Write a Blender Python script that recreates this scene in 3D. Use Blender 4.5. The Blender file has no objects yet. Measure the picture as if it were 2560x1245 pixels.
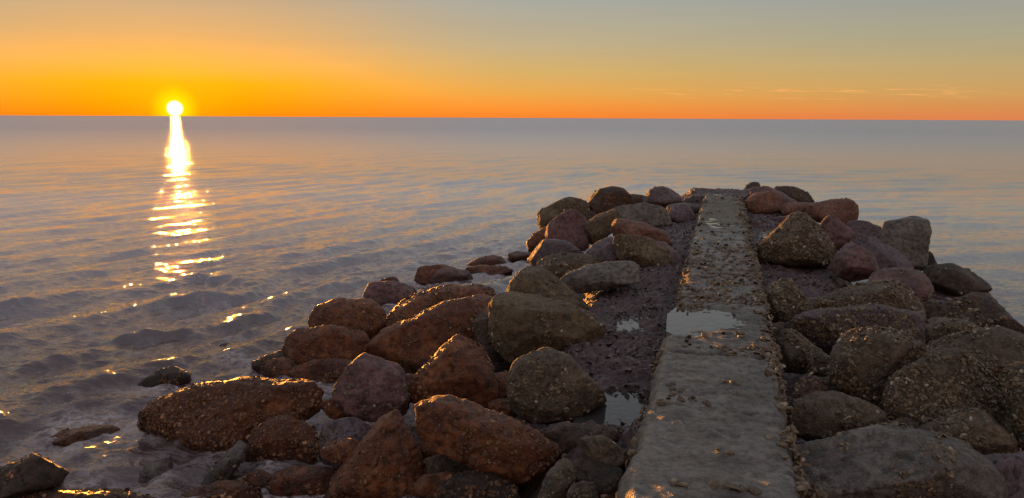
import bpy, bmesh, math, random
import numpy as np
from mathutils import Matrix, Vector

scene = bpy.context.scene
rad = math.radians
# ------------------------------------------------------------------ camera
W, H, F = 2560.0, 1245.0, 1971.0          # photograph size and focal length in its pixels
CAMZ = 2.35                               # metres above the sea
PITCH = math.atan((622.5 - 294.5) / F)
ROLL = 0.0051
CAM_M = Matrix.Translation((0, 0, CAMZ)) @ Matrix.Rotation(math.pi / 2 - PITCH, 4, 'X') @ Matrix.Rotation(ROLL, 4, 'Z')
cam_d = bpy.data.cameras.new('camera')
cam_d.sensor_width = 36.0
cam_d.lens = 36.0 * F / W
cam_d.clip_start = 0.05
cam_d.clip_end = 200000.0
cam = bpy.data.objects.new('camera', cam_d)
scene.collection.objects.link(cam)
cam.matrix_world = CAM_M
scene.camera = cam
R3 = np.array(CAM_M.to_3x3())

def ray(px, py):
    d = R3 @ np.array([(px - W / 2) / F, -(py - H / 2) / F, -1.0])
    return d / d[1]                       # scaled so that y = 1: multiply by the depth

def at_z(px, py, z):
    d = ray(px, py)
    return np.array([0, 0, CAMZ]) + d * ((z - CAMZ) / d[2])

def at_depth(px, py, D):
    return np.array([0, 0, CAMZ]) + ray(px, py) * D

# ------------------------------------------------------------------ sun, sky, exposure
sd = ray(437, 271)
SUN_AZ = math.atan2(sd[0], 1.0)           # negative: left of the view
SUN_EL = math.atan2(sd[2], math.hypot(sd[0], 1.0))
SUNV = Vector((math.sin(SUN_AZ) * math.cos(SUN_EL), math.cos(SUN_AZ) * math.cos(SUN_EL), math.sin(SUN_EL)))
sun_d = bpy.data.lights.new('sun', 'SUN')
sun_d.energy = 4.5
sun_d.angle = rad(0.6)
sun_d.color = (1.0, 0.36, 0.05)
sun = bpy.data.objects.new('sun', sun_d)
scene.collection.objects.link(sun)
LAMP_EL = SUN_EL + rad(0.1)
LAMPV = Vector((math.sin(SUN_AZ) * math.cos(LAMP_EL), math.cos(SUN_AZ) * math.cos(LAMP_EL), math.sin(LAMP_EL)))
sun.rotation_euler = LAMPV.to_track_quat('Z', 'Y').to_euler()

class NT:
    """tiny helper for node trees"""
    def __init__(s, tree):
        s.t = tree; s.n = tree.nodes; s.l = tree.links
    def new(s, kind, **kw):
        n = s.n.new(kind)
        for k, v in kw.items():
            if k.startswith('i_'):
                n.inputs[k[2:].replace('_', ' ')].default_value = v
            else:
                setattr(n, k, v)
        return n
    def put(s, sock, v):
        if isinstance(v, bpy.types.NodeSocket):
            s.l.new(v, sock)
        else:
            sock.default_value = v
    def math(s, op, a, b=0.0, c=None, clamp=False):
        n = s.n.new('ShaderNodeMath'); n.operation = op; n.use_clamp = clamp
        s.put(n.inputs[0], a); s.put(n.inputs[1], b)
        if c is not None: s.put(n.inputs[2], c)
        return n.outputs[0]
    def vmath(s, op, a, b=(0, 0, 0)):
        n = s.n.new('ShaderNodeVectorMath'); n.operation = op
        s.put(n.inputs[0], a)
        if op == 'SCALE': s.put(n.inputs['Scale'], b)
        else: s.put(n.inputs[1], b)
        return n.outputs['Value'] if op in ('DOT_PRODUCT', 'LENGTH', 'DISTANCE') else n.outputs[0]
    def mix(s, f, a, b, mode='MIX'):
        n = s.n.new('ShaderNodeMix'); n.data_type = 'RGBA'; n.blend_type = mode
        s.put(n.inputs[0], f)
        for q, v in ((6, a), (7, b)):
            if isinstance(v, tuple) and len(v) == 3: v = v + (1,)
            s.put(n.inputs[q], v)
        return n.outputs[2]
    def ramp(s, f, stops, interp='LINEAR'):
        n = s.n.new('ShaderNodeValToRGB'); n.color_ramp.interpolation = interp
        e = n.color_ramp.elements
        while len(e) < len(stops): e.new(0.5)
        for k, (p, c) in zip(e, stops):
            k.position = p
            k.color = (c if isinstance(c, tuple) else (c, c, c)) + (1,)
        s.put(n.inputs[0], f)
        return n.outputs[0]
    def noise(s, vec, scale, detail=4.0, rough=0.55, dist=0.0):
        n = s.n.new('ShaderNodeTexNoise')
        s.put(n.inputs['Vector'], vec); n.inputs['Scale'].default_value = scale
        n.inputs['Detail'].default_value = detail; n.inputs['Roughness'].default_value = rough
        n.inputs['Distortion'].default_value = dist
        return n.outputs['Fac']
    def maprange(s, v, a, b, c=0.0, d=1.0, smooth=False):
        n = s.n.new('ShaderNodeMapRange'); n.clamp = True
        if smooth: n.interpolation_type = 'SMOOTHSTEP'
        s.put(n.inputs[0], v)
        for q, x in zip((1, 2, 3, 4), (a, b, c, d)): n.inputs[q].default_value = x
        return n.outputs[0]

def srgb(r, g, b):
    f = lambda c: (c / 255 / 12.92) if c / 255 <= 0.04045 else ((c / 255 + 0.055) / 1.055) ** 2.4
    return (f(r), f(g), f(b))

world = bpy.data.worlds.new('World')
scene.world = world
world.use_nodes = True
w = NT(world.node_tree)
w.n.clear()
wout = w.new('ShaderNodeOutputWorld')
tc = w.new('ShaderNodeTexCoord')
dirv = w.vmath('NORMALIZE', tc.outputs['Generated'])
sep = w.new('ShaderNodeSeparateXYZ'); w.l.new(dirv, sep.inputs[0])
elev = w.math('MULTIPLY', w.math('ARCSINE', sep.outputs['Z']), 180 / math.pi)         # degrees
azim = w.math('MULTIPLY', w.math('ARCTAN2', sep.outputs['X'], sep.outputs['Y']), 180 / math.pi)
dsun = w.math('ABSOLUTE', w.math('SUBTRACT', azim, math.degrees(SUN_AZ)))
dsun = w.math('MINIMUM', dsun, w.math('SUBTRACT', 360.0, dsun))
ef = w.math('DIVIDE', elev, 90.0, clamp=True)
E = lambda d: d / 90.0
near_sun = w.ramp(ef, [(0.0, srgb(255, 128, 8)), (E(0.9), srgb(255, 146, 2)), (E(2.2), srgb(254, 166, 16)), (E(3.6), srgb(242, 172, 78)),
                       (E(5.4), srgb(208, 165, 106)), (E(8.3), srgb(174, 158, 134)), (E(13), (0.78, 0.50, 0.29)), (E(22), (0.60, 0.44, 0.35)), (E(40), (0.364, 0.364, 0.416)), (1.0, (0.273, 0.299, 0.364))])
mid_sky = w.ramp(ef, [(0.0, srgb(250, 130, 42)), (E(0.8), srgb(243, 148, 56)), (E(1.8), srgb(226, 164, 78)), (E(3.3), srgb(206, 170, 104)),
                      (E(5.2), srgb(184, 168, 134)), (E(8.3), srgb(158, 162, 156)), (E(13), (0.481, 0.494, 0.481)), (E(22), (0.403, 0.416, 0.442)), (E(40), (0.338, 0.351, 0.403)), (1.0, (0.273, 0.299, 0.364))])
far_sky = w.ramp(ef, [(0.0, srgb(222, 128, 80)), (E(0.7), srgb(216, 142, 82)), (E(1.7), srgb(203, 158, 96)), (E(3.3), srgb(186, 162, 114)),
                      (E(5.2), srgb(166, 160, 134)), (E(8.3), srgb(146, 152, 153)), (E(13), (0.315, 0.345, 0.340)), (E(22), (0.300, 0.325, 0.340)), (E(40), (0.325, 0.351, 0.403)), (1.0, (0.273, 0.299, 0.364))])
sky = w.mix(w.maprange(dsun, 3.0, 24.0, smooth=True), near_sun, mid_sky)
sky = w.mix(w.maprange(dsun, 20.0, 58.0, smooth=True), sky, far_sky)
sky = w.mix(w.maprange(dsun, 70.0, 160.0, smooth=True), sky, w.ramp(ef, [(0.0, (0.26, 0.19, 0.20)), (E(9), (0.60, 0.38, 0.28)), (E(25), (0.50, 0.36, 0.31)), (E(55), (0.338, 0.338, 0.377)), (1.0, (0.286, 0.312, 0.377))]))
# thin cirrus wisps low above the horizon
cv = w.new('ShaderNodeCombineXYZ')
w.l.new(w.math('MULTIPLY', azim, 0.20), cv.inputs[0]); w.l.new(w.math('ADD', w.math('MULTIPLY', elev, 3.4), w.math('MULTIPLY', azim, 0.05)), cv.inputs[1])
cn = w.noise(cv.outputs[0], 1.7, 6.0, 0.62, 0.6)
cm = w.maprange(cn, 0.54, 0.70)
band = w.math('MULTIPLY', w.maprange(elev, 1.0, 1.7, smooth=True), w.maprange(elev, 2.3, 1.9, smooth=True))
azb = w.math('MULTIPLY', w.maprange(azim, 5.0, 12.0, smooth=True), w.maprange(azim, 34.0, 27.0, smooth=True))
cm = w.math('MULTIPLY', w.math('MULTIPLY', cm, band), w.math('MULTIPLY', azb, 0.9))
sky = w.mix(cm, sky, srgb(255, 178, 104))
hv = w.new('ShaderNodeCombineXYZ')
w.l.new(w.math('MULTIPLY', azim, 0.055), hv.inputs[0]); w.l.new(w.math('MULTIPLY', elev, 0.9), hv.inputs[1])
hz_ = w.maprange(w.noise(hv.outputs[0], 1.0, 5.0, 0.6, 0.8), 0.3, 0.7, 0.98, 1.02)
sky = w.vmath('SCALE', sky, hz_)
# the sun itself and its aureole
cosang = w.vmath('DOT_PRODUCT', dirv, tuple(SUNV))
ang = w.math('MULTIPLY', w.math('ARCCOSINE', w.math('MINIMUM', cosang, 1.0)), 180 / math.pi)
halo = w.math('POWER', w.maprange(ang, 0.5, 1.7, 1.0, 0.0), 1.5)
sky = w.mix(halo, sky, (1.05, 0.92, 0.0))
halo2 = w.math('POWER', w.maprange(ang, 0.0, 6.5, 1.0, 0.0), 2.0)
sky = w.mix(w.math('MULTIPLY', halo2, 0.42), sky, srgb(255, 192, 6))
disc = w.maprange(ang, 0.55, 0.34)
sky = w.mix(disc, sky, (2.2, 2.0, 1.6))
# below the horizon the dome is never seen
sky = w.mix(w.maprange(elev, -0.05, -0.6), sky, (0.10, 0.09, 0.08))
bg = w.new('ShaderNodeBackground'); w.l.new(sky, bg.inputs[0]); bg.inputs[1].default_value = SKY_GAIN = 1.0
nis = w.new('ShaderNodeTexSky', sky_type='NISHITA')
nis.sun_disc = False
nis.sun_elevation = LAMP_EL
nis.sun_rotation = SUN_AZ
bg2 = w.new('ShaderNodeBackground'); w.l.new(nis.outputs[0], bg2.inputs[0]); bg2.inputs[1].default_value = 0.02
add = w.new('ShaderNodeAddShader'); w.l.new(bg.outputs[0], add.inputs[0]); w.l.new(bg2.outputs[0], add.inputs[1])
w.l.new(add.outputs[0], wout.inputs[0])

vs = scene.view_settings
scene.display_settings.display_device = 'sRGB'
vs.view_transform = 'Standard'; vs.look = 'None'; vs.gamma = 1.0; vs.use_curve_mapping = False
vs.exposure = 0.0
scene.cycles.use_denoising = True
scene.cycles.max_bounces = 6
scene.cycles.caustics_reflective = False
scene.cycles.caustics_refractive = False

# ------------------------------------------------------------------ numpy noise
def _hash(ix, iy, iz, seed):
    h = (ix * 374761393 + iy * 668265263 + iz * 2147483647 + seed * 1274126177) & 0xFFFFFFFF
    h = ((h ^ (h >> 13)) * 1274126177) & 0xFFFFFFFF
    h = ((h ^ (h >> 16)) * 2246822519) & 0xFFFFFFFF
    return (h ^ (h >> 15)) & 0xFFFFFFFF

def vnoise(p, seed=0):
    """gradient noise in -1..1 for an (n,3) array"""
    i = np.floor(p).astype(np.int64); f = p - i
    u = f * f * f * (f * (f * 6 - 15) + 10)
    out = np.zeros(len(p))
    for dx in (0, 1):
        for dy in (0, 1):
            for dz in (0, 1):
                h = _hash(i[:, 0] + dx, i[:, 1] + dy, i[:, 2] + dz, seed)
                gx = ((h & 1023) / 511.5 - 1); gy = (((h >> 10) & 1023) / 511.5 - 1); gz = (((h >> 20) & 1023) / 511.5 - 1)
                d = gx * (f[:, 0] - dx) + gy * (f[:, 1] - dy) + gz * (f[:, 2] - dz)
                wx = u[:, 0] if dx else 1 - u[:, 0]
                wy = u[:, 1] if dy else 1 - u[:, 1]
                wz = u[:, 2] if dz else 1 - u[:, 2]
                out += d * wx * wy * wz
    return out

def fbm(p, octaves=4, gain=0.5, seed=0, ridged=False):
    a, s, out = 1.0, 1.0, np.zeros(len(p))
    for o in range(octaves):
        v = vnoise(p * s + o * 17.3, seed + o)
        out += a * ((0.45 - np.abs(v)) if ridged else v)
        a *= gain; s *= 2.03
    return out

def xy0(x, y, sc=1.0, z=0.0):
    return np.stack([x * sc, y * sc, np.full_like(x, z)], 1)

# ------------------------------------------------------------------ object helpers
def link(name, me, mat=None, parent=None, **props):
    o = bpy.data.objects.new(name, me)
    scene.collection.objects.link(o)
    if mat is not None and me is not None and not me.materials: me.materials.append(mat)
    if parent is not None: o.parent = parent
    for k, v in props.items(): o[k] = v
    return o

def np_mesh(name, verts, faces, smooth=True):
    """verts (n,3), faces (m,k) array of one size"""
    me = bpy.data.meshes.new(name)
    verts = np.ascontiguousarray(verts, dtype=np.float32); faces = np.ascontiguousarray(faces, dtype=np.int32)
    m, k = faces.shape
    me.vertices.add(len(verts)); me.vertices.foreach_set('co', verts.ravel())
    me.loops.add(m * k); me.loops.foreach_set('vertex_index', faces.ravel())
    me.polygons.add(m); me.polygons.foreach_set('loop_start', np.arange(0, m * k, k, dtype=np.int32))
    me.update(calc_edges=True)
    me.polygons.foreach_set('use_smooth', np.full(m, smooth))
    return me

def grid_faces(nr, nc):
    a = np.arange(nr * nc).reshape(nr, nc)
    return np.stack([a[:-1, :-1], a[:-1, 1:], a[1:, 1:], a[1:, :-1]], -1).reshape(-1, 4)

def add_attr(me, name, vals):
    at = me.attributes.new(name, 'FLOAT', 'POINT')
    at.data.foreach_set('value', np.ascontiguousarray(vals, dtype=np.float32))

def mesh_co(me):
    a = np.empty(len(me.vertices) * 3, dtype=np.float32); me.vertices.foreach_get('co', a)
    return a.reshape(-1, 3).astype(np.float64)

def mesh_no(me):
    a = np.empty(len(me.vertices) * 3, dtype=np.float32); me.vertices.foreach_get('normal', a)
    return a.reshape(-1, 3).astype(np.float64)

# ------------------------------------------------------------------ materials
def new_mat(name):
    m = bpy.data.materials.new(name); m.use_nodes = True
    t = NT(m.node_tree); t.n.clear()
    o = t.new('ShaderNodeOutputMaterial'); b = t.new('ShaderNodeBsdfPrincipled')
    t.l.new(b.outputs[0], o.inputs[0])
    return m, t, b

def rock_mat(name, c1, c2, speck=0.4, rough=0.7, fleck=(0.42, 0.38, 0.32), bump=1.0):
    m, t, b = new_mat(name)
    tcn = t.new('ShaderNodeTexCoord'); oi = t.new('ShaderNodeObjectInfo')
    off = t.vmath('SCALE', (37.1, 19.7, 53.3), oi.outputs['Random'])
    p = t.vmath('ADD', tcn.outputs['Object'], off)
    n1 = t.noise(p, 2.6, 6.0, 0.62, 0.4)
    n2 = t.noise(p, 17.0, 8.0, 0.68)
    n3 = t.noise(p, 70.0, 6.0, 0.7)
    col = t.mix(t.maprange(n1, 0.40, 0.60), c1, c2)
    n4 = t.noise(p, 1.3, 3.0, 0.5, 0.8)
    col = t.mix(t.maprange(n4, 0.50, 0.62), col, t.mix(1.0, col, (0.72, 0.70, 0.68), 'MULTIPLY'))
    dark = tuple(v * 0.25 for v in c1)
    col = t.mix(t.math('MULTIPLY', t.maprange(n2, 0.57, 0.41), 0.85), col, dark)
    crust = t.new('ShaderNodeAttribute', attribute_name='crust').outputs['Fac']
    col = t.mix(t.math('MULTIPLY', crust, 0.7), col, tuple(v * 0.30 for v in c1))
    lite = tuple(min(1, v * 1.55 + 0.015) for v in c2)
    col = t.mix(t.math('MULTIPLY', t.maprange(n3, 0.54, 0.70), 0.55), col, lite)
    vo = t.new('ShaderNodeTexVoronoi'); t.l.new(p, vo.inputs['Vector']); vo.inputs['Scale'].default_value = 46.0
    spot = t.math('MULTIPLY', t.maprange(vo.outputs['Distance'], 0.36, 0.22), t.maprange(t.noise(p, 6.0, 3.0), 0.60 - 0.16 * speck, 0.70 - 0.10 * speck))
    sc = t.new('ShaderNodeSeparateXYZ'); t.l.new(vo.outputs['Color'], sc.inputs[0])
    spot = t.math('MULTIPLY', spot, t.maprange(sc.outputs['X'], 0.25, 0.75))
    col = t.mix(t.math('MULTIPLY', spot, 0.8), col, fleck)
    gp = t.new('ShaderNodeNewGeometry'); sz = t.new('ShaderNodeSeparateXYZ'); t.l.new(gp.outputs['Position'], sz.inputs[0])
    wet = t.maprange(t.math('ADD', sz.outputs['Z'], t.math('MULTIPLY', t.math('SUBTRACT', n1, 0.5), 0.6)), 0.24, 0.12)
    col = t.mix(wet, col, t.mix(1.0, col, (0.50, 0.44, 0.40), 'MULTIPLY'))
    t.l.new(col, b.inputs['Base Color'])
    rr = t.maprange(n2, 0.35, 0.65, rough - 0.18, rough + 0.12)
    t.l.new(t.math('SUBTRACT', rr, t.math('MULTIPLY', wet, 0.25)), b.inputs['Roughness'])
    b.inputs['Specular IOR Level'].default_value = 0.5
    h = t.math('ADD', t.math('MULTIPLY', n2, 1.0), t.math('MULTIPLY', n3, 0.45))
    h = t.math('ADD', h, t.math('MULTIPLY', spot, 0.35))
    bp = t.new('ShaderNodeBump'); bp.inputs['Strength'].default_value = 1.0 * bump; bp.inputs['Distance'].default_value = 0.034
    t.l.new(h, bp.inputs['Height']); t.l.new(bp.outputs[0], b.inputs['Normal'])
    return m

ROCK = {
    'ochre':  rock_mat('barnacled_ochre_stone', (0.150, 0.100, 0.052), (0.235, 0.168, 0.088), 0.8),
    'glow_red':   rock_mat('glow_reddened_brown_stone', (0.190, 0.058, 0.019), (0.310, 0.112, 0.040), 0.7, 0.50),  # brown stone, base colour reddened to stand in for the sun's red flare
    'purple': rock_mat('purple_grey_stone', (0.150, 0.098, 0.112), (0.215, 0.156, 0.168), 0.1, 0.62),
    'mauve':  rock_mat('smooth_mauve_stone', (0.180, 0.088, 0.086), (0.255, 0.142, 0.136), 0.1, 0.6),
    'grey':   rock_mat('pale_grey_stone', (0.160, 0.138, 0.120), (0.230, 0.205, 0.180), 0.5, 0.62),
    'red':    rock_mat('reddish_stone', (0.215, 0.088, 0.055), (0.300, 0.145, 0.094), 0.2, 0.66),
    'dark':   rock_mat('dark_weedy_stone', (0.075, 0.046, 0.033), (0.125, 0.080, 0.056), 0.5, 0.6),
    'olive':  rock_mat('olive_brown_stone', (0.142, 0.100, 0.062), (0.220, 0.162, 0.106), 0.9),
}

def shell_mat(name, tint):
    m, t, b = new_mat(name)
    a = t.new('ShaderNodeAttribute', attribute_name='tone')
    g = t.new('ShaderNodeNewGeometry')
    n = t.noise(g.outputs['Position'], 90.0, 4.0)
    col = t.ramp(a.outputs['Fac'], [(0.0, (0.050, 0.033, 0.020)), (0.45, (0.135, 0.095, 0.055)), (0.8, (0.215, 0.165, 0.105)), (1.0, (0.46, 0.41, 0.35))])
    col = t.mix(t.math('MULTIPLY', t.maprange(n, 0.5, 0.35), 0.6), col, (0.05, 0.035, 0.025))
    col = t.mix(1.0, col, tint, 'MULTIPLY')
    t.l.new(col, b.inputs['Base Color']); b.inputs['Roughness'].default_value = 0.5
    return m
SHELL = shell_mat('oyster_shell', (1.0, 0.95, 0.88))
SHELL_GLOW_RED = shell_mat('glow_reddened_oyster_shell', (1.05, 0.66, 0.42))  # same shells with the warm sunset glow of the left side tinted in
# ------------------------------------------------------------------ wall frame: s along it, u across it (right positive)
WAZ = math.atan2(ray(1812, 296)[0], 1.0)
WS = np.array([math.sin(WAZ), math.cos(WAZ)]); WU = np.array([math.cos(WAZ), -math.sin(WAZ)])
WTOP = 0.75
def to_su(x, y): return x * WS[0] + y * WS[1], x * WU[0] + y * WU[1]
def from_su(s, u): return s * WS[0] + u * WU[0], s * WS[1] + u * WU[1]
def px_su(px, py, z=WTOP):
    p = at_z(px, py, z); return to_su(p[0], p[1])
S_NEAR = 1.2
S_J1 = px_su(1780, 884)[0]
S_J2 = px_su(1795, 745)[0]
S_J3 = px_su(1800, 560)[0]
S_END = px_su(1805, 486)[0]
UL = px_su(1600, 1050)[1]; UR = px_su(1972, 1050)[1]
UL2 = px_su(1690, 760)[1]; UR2 = px_su(1915, 760)[1]

S_POOL = px_su(1530, 1082, WTOP - 0.21)[0]

def sstep(x, a, b):
    t = np.clip((x - a) / (b - a), 0, 1); return t * t * (3 - 2 * t)

# ------------------------------------------------------------------ rubble bed: one sheet of cemented rubble that falls away to the sea floor
def bed_height(x, y, fine=True):
    s, u = to_su(x, y)
    left = u < 0
    ul = -u + UL; ur = u - UR            # distance outside each wall face
    # left bank
    flat_l = 0.55 + 0.10 * sstep(s, 6, 9)
    wl = 0.35 + 0.45 * sstep(s, 4.6, 6.5)
    nearl = sstep(s, S_POOL - 0.75, S_POOL - 0.22)
    top_l = WTOP - 0.20 - 0.04 * sstep(ul, 0, 1.0)
    zl = top_l - 0.85 * np.maximum(ul - wl, 0) ** 1.0
    zl = np.where(nearl < 1, zl * nearl + (0.05 - 0.3 * np.maximum(ul - 0.4, 0)) * (1 - nearl), zl)
    # right bank
    wr = 0.55 + 0.35 * sstep(s, 8, 10)
    nearr = sstep(s, 7.2, 8.4)
    top_r = WTOP - 0.22 - 0.05 * sstep(ur, 0, 1.0)
    zr = top_r - 0.8 * np.maximum(ur - wr, 0)
    zr = zr * nearr + (-0.15 - 0.3 * np.maximum(ur - 0.9, 0)) * (1 - nearr)
    z = np.where(u < 0.5 * (UL + UR), zl, zr)
    z = z + 0.07 * np.exp(-((s - S_POOL + 0.02) / 0.13) ** 2) * left * (ul < 1.2)
    # a weedy apron beyond the seaward end of the wall, with a rim that holds a shallow pool
    apron = sstep(np.abs(u - 0.5 * (UL2 + UR2)), 1.0, 0.6) * sstep(s, S_END - 0.1, S_END + 0.1)
    z = z + apron * (WTOP - 0.055 - z) + apron * 0.05 * sstep(s, S_END + 0.75, S_END + 1.15)
    endf = sstep(s, S_END + 1.45, S_END + 2.6)
    z = z * (1 - endf) + (-1.0) * endf
    z = np.maximum(z, -1.6 - 0.01 * np.hypot(x, y) * 0)
    # hollow that holds the tide pool beside the wall
    for (px, py, rs, ru, dep) in ((1545, 1020, 0.46, 0.30, 0.09), (1578, 806, 0.30, 0.12, 0.035), (1885, 560, 0.7, 0.10, 0.05), (1910, 583, 0.4, 0.12, 0.04)):
        s0, u0 = px_su(px, py, WTOP - 0.22)
        z = z - dep * np.exp(-((s - s0) / rs) ** 2 - ((u - u0) / ru) ** 2)
    if fine:
        P = xy0(x, y)
        z = z + 0.055 * fbm(P * 2.9, 3, 0.5, 5) + 0.040 * fbm(P * 8.0, 3, 0.55, 9) + 0.030 * fbm(P * 24.0, 3, 0.6, 15)
    return z

mbed, t, b = new_mat('weedy_cemented_rubble')
g = t.new('ShaderNodeNewGeometry'); P = g.outputs['Position']
n1 = t.noise(P, 3.0, 5.0); n2 = t.noise(P, 26.0, 8.0, 0.7); n3 = t.noise(P, 95.0, 5.0, 0.7)
col = t.mix(t.maprange(n1, 0.38, 0.62), (0.100, 0.056, 0.056), (0.165, 0.100, 0.098))
col = t.mix(t.math('MULTIPLY', t.maprange(n2, 0.55, 0.40), 0.8), col, (0.026, 0.016, 0.016))
col = t.mix(t.math('MULTIPLY', t.maprange(n3, 0.56, 0.70), 0.5), col, (0.24, 0.18, 0.16))
t.l.new(col, b.inputs['Base Color'])
t.l.new(t.maprange(n2, 0.35, 0.65, 0.22, 0.65), b.inputs['Roughness'])
bp = t.new('ShaderNodeBump'); bp.inputs['Strength'].default_value = 1.0; bp.inputs['Distance'].default_value = 0.03
t.l.new(t.math('ADD', n2, t.math('MULTIPLY', n3, 0.5)), bp.inputs['Height']); t.l.new(bp.outputs[0], b.inputs['Normal'])

ss = np.concatenate([np.linspace(0.3, 3.9, 90, endpoint=False), np.linspace(3.9, 11.0, 430, endpoint=False), np.linspace(11.0, S_END + 4.5, 240)])
uu = np.concatenate([np.linspace(-9, -2.0, 60, endpoint=False), np.linspace(-2.0, 2.4, 260), np.linspace(2.45, 9, 60)])
SG, UG = np.meshgrid(ss, uu, indexing='ij')
X, Y = from_su(SG.ravel(), UG.ravel())
Z = bed_height(X, Y)
inw = (UG.ravel() > UL2 + 0.03) & (UG.ravel() < UR2 - 0.03) & (SG.ravel() < S_END - 0.05)
Z[inw] = np.minimum(Z[inw], 0.3)
bed = link('rubble_bed', np_mesh('rubble_bed', np.stack([X, Y, Z], 1), grid_faces(len(ss), len(uu))), mbed, kind='structure')

# sea floor: one sheet far beyond the horizon
mfl, t, b = new_mat('sea_floor_sand'); b.inputs['Base Color'].default_value = (0.12, 0.10, 0.08, 1)
fl = np.array([[-9e4, -200, -3.2], [9e4, -200, -3.2], [9e4, 9e4, -3.2], [-9e4, 9e4, -3.2]], float)
link('sea_floor', np_mesh('sea_floor', fl, np.array([[0, 1, 2, 3]])), mfl, kind='structure')

# ------------------------------------------------------------------ sea
wr_ = np.random.default_rng(11)
def wave_height(x, y):
    """returns height, foam"""
    s, u = to_su(x, y)
    d = np.hypot(x, y)
    # local distance to the jetty's waterline on the left (shoal)
    shoal = np.exp(-np.maximum(-u - 2.6, 0) / 2.6) * (u < 0) * sstep(s, 24, 14) + 0.55 * np.exp(-np.maximum(u - 2.6, 0) / 2.0) * (u > 0) * sstep(s, 24, 12)
    nearf = sstep(d, 17.0, 8.0)
    Pw = xy0(x, y)
    wx = x + 0.9 * fbm(Pw * 0.16, 2, 0.5, 71); wy = y + 0.9 * fbm(Pw * 0.16, 2, 0.5, 83)
    hl = np.zeros_like(x); hr = np.zeros_like(x)
    for side, base in ((0, math.atan2(-0.56, 0.83)), (1, math.atan2(-0.97, 0.12))):
        acc = np.zeros_like(x)
        for (l0, l1, n, slope, spread) in ((2.2, 6.0, 10, 0.0055, 0.28), (0.8, 2.0, 22, 0.0340, 0.16), (0.22, 0.8, 34, 0.0280, 0.38)):
            lam = np.exp(wr_.uniform(np.log(l0), np.log(l1), n))
            for L in lam:
                th = base + wr_.normal(0, spread)
                kx, ky = math.cos(th) * 2 * math.pi / L, math.sin(th) * 2 * math.pi / L
                am = slope * L / (2 * math.pi) * (1 + 0.25 * nearf) * (1.15 if side == 0 else 0.7)
                lim = np.clip(1.5 - (d / (34.0 * math.sqrt(L) + 4)) ** 2, 0, 1)      # drop what the grid cannot carry
                ph = kx * wx + ky * wy + wr_.uniform(0, 6.28)
                c = np.cos(ph)
                acc += am * lim * ((np.exp(1.2 * c) - 1.39) / 1.55 if L < 2.0 else c)
        if side == 0: hl = acc
        else: hr = acc
    wright = sstep(u + 0.25 * (s - 15), -2.0, 5.0)
    patch = 0.75 + 0.5 * fbm(xy0(x, y, 0.06), 2, 0.5, 91)
    h = (hl * (1 - wright) + hr * wright) * patch
    # choppy broken water close to the rocks
    chop = 0.052 * fbm(xy0(wx, wy) * 1.25, 4, 0.5, 31, ridged=True) + 0.026 * fbm(xy0(wx, wy) * np.array([3.4, 4.6, 1]), 4, 0.55, 37, ridged=True)
    h += chop * (0.05 + 1.6 * np.clip(shoal + 0.5 * nearf, 0, 1.2)) * sstep(d, 45, 16)
    # wavelets that rear up before the rocks
    for (x0p, y0p, x1p, y1p, amp, wid) in ((250, 838, 500, 828, 0.11, 0.22), (500, 826, 760, 772, 0.08, 0.20), (330, 770, 590, 742, 0.13, 0.30),
                                           (60, 905, 330, 868, 0.07, 0.25), (-200, 800, 200, 742, 0.06, 0.4), (380, 690, 640, 706, 0.06, 0.35), (560, 745, 700, 700, 0.06, 0.2)):
        A = at_z(x0p, y0p, 0.05)[:2]; B = at_z(x1p, y1p, 0.05)[:2]
        v = B - A; L = np.hypot(*v); v = v / L; nn = np.array([v[1], -v[0]])
        if nn[1] > 0: nn = -nn               # towards the viewer
        q = (wx - A[0]) * v[0] + (wy - A[1]) * v[1]; r = (wx - A[0]) * nn[0] + (wy - A[1]) * nn[1]
        r = r + 0.10 * np.sin(q * 2.3 + amp * 90) + 0.16 * fbm(Pw * 2.2, 3, 0.55, 97)
        prof = np.exp(-np.where(r > 0, r / (wid * 0.30), r / (wid * 0.85)) ** 2)
        h += amp * prof * sstep(q, -0.35, 0.5) * sstep(q, L + 0.4, L - 0.5) * np.clip(0.75 + 1.3 * vnoise(Pw * 1.7, 3), 0, 1.5)
    f = fbm(Pw * np.array([0.9, 1.3, 1]), 5, 0.62, 51)
    foam = np.clip(shoal * 1.25 - 0.30, 0, 1) * sstep(f, -0.05, 0.45)
    foam = np.maximum(foam, 0.8 * np.clip(nearf * (u < -2.0), 0, 1) * sstep(f, 0.16, 0.55))
    return h, np.clip(foam, 0, 1)

az = np.concatenate([np.linspace(-110, -44, 60, endpoint=False), np.linspace(-44, 44, 900), np.linspace(44.5, 110, 60)])
dep = np.concatenate([np.linspace(60, 30, 60, endpoint=False), np.linspace(30, 12, 360, endpoint=False), np.linspace(12, 0.4, 700, endpoint=False)])
rr = CAMZ / np.tan(np.radians(dep))
rr = np.concatenate([rr, np.geomspace(rr[-1] * 1.05, 60000, 40)])
AG, RG = np.meshgrid(np.radians(az), rr, indexing='ij')
X = (RG * np.sin(AG)).ravel(); Y = (RG * np.cos(AG)).ravel()
hz, fm = wave_height(X, Y)
sea_me = np_mesh('sea', np.stack([X, Y, hz], 1), grid_faces(len(az), len(rr)))
add_attr(sea_me, 'far', np.clip(np.log(np.maximum(RG.ravel(), 8) / 8) / math.log(60), 0, 1))

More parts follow.
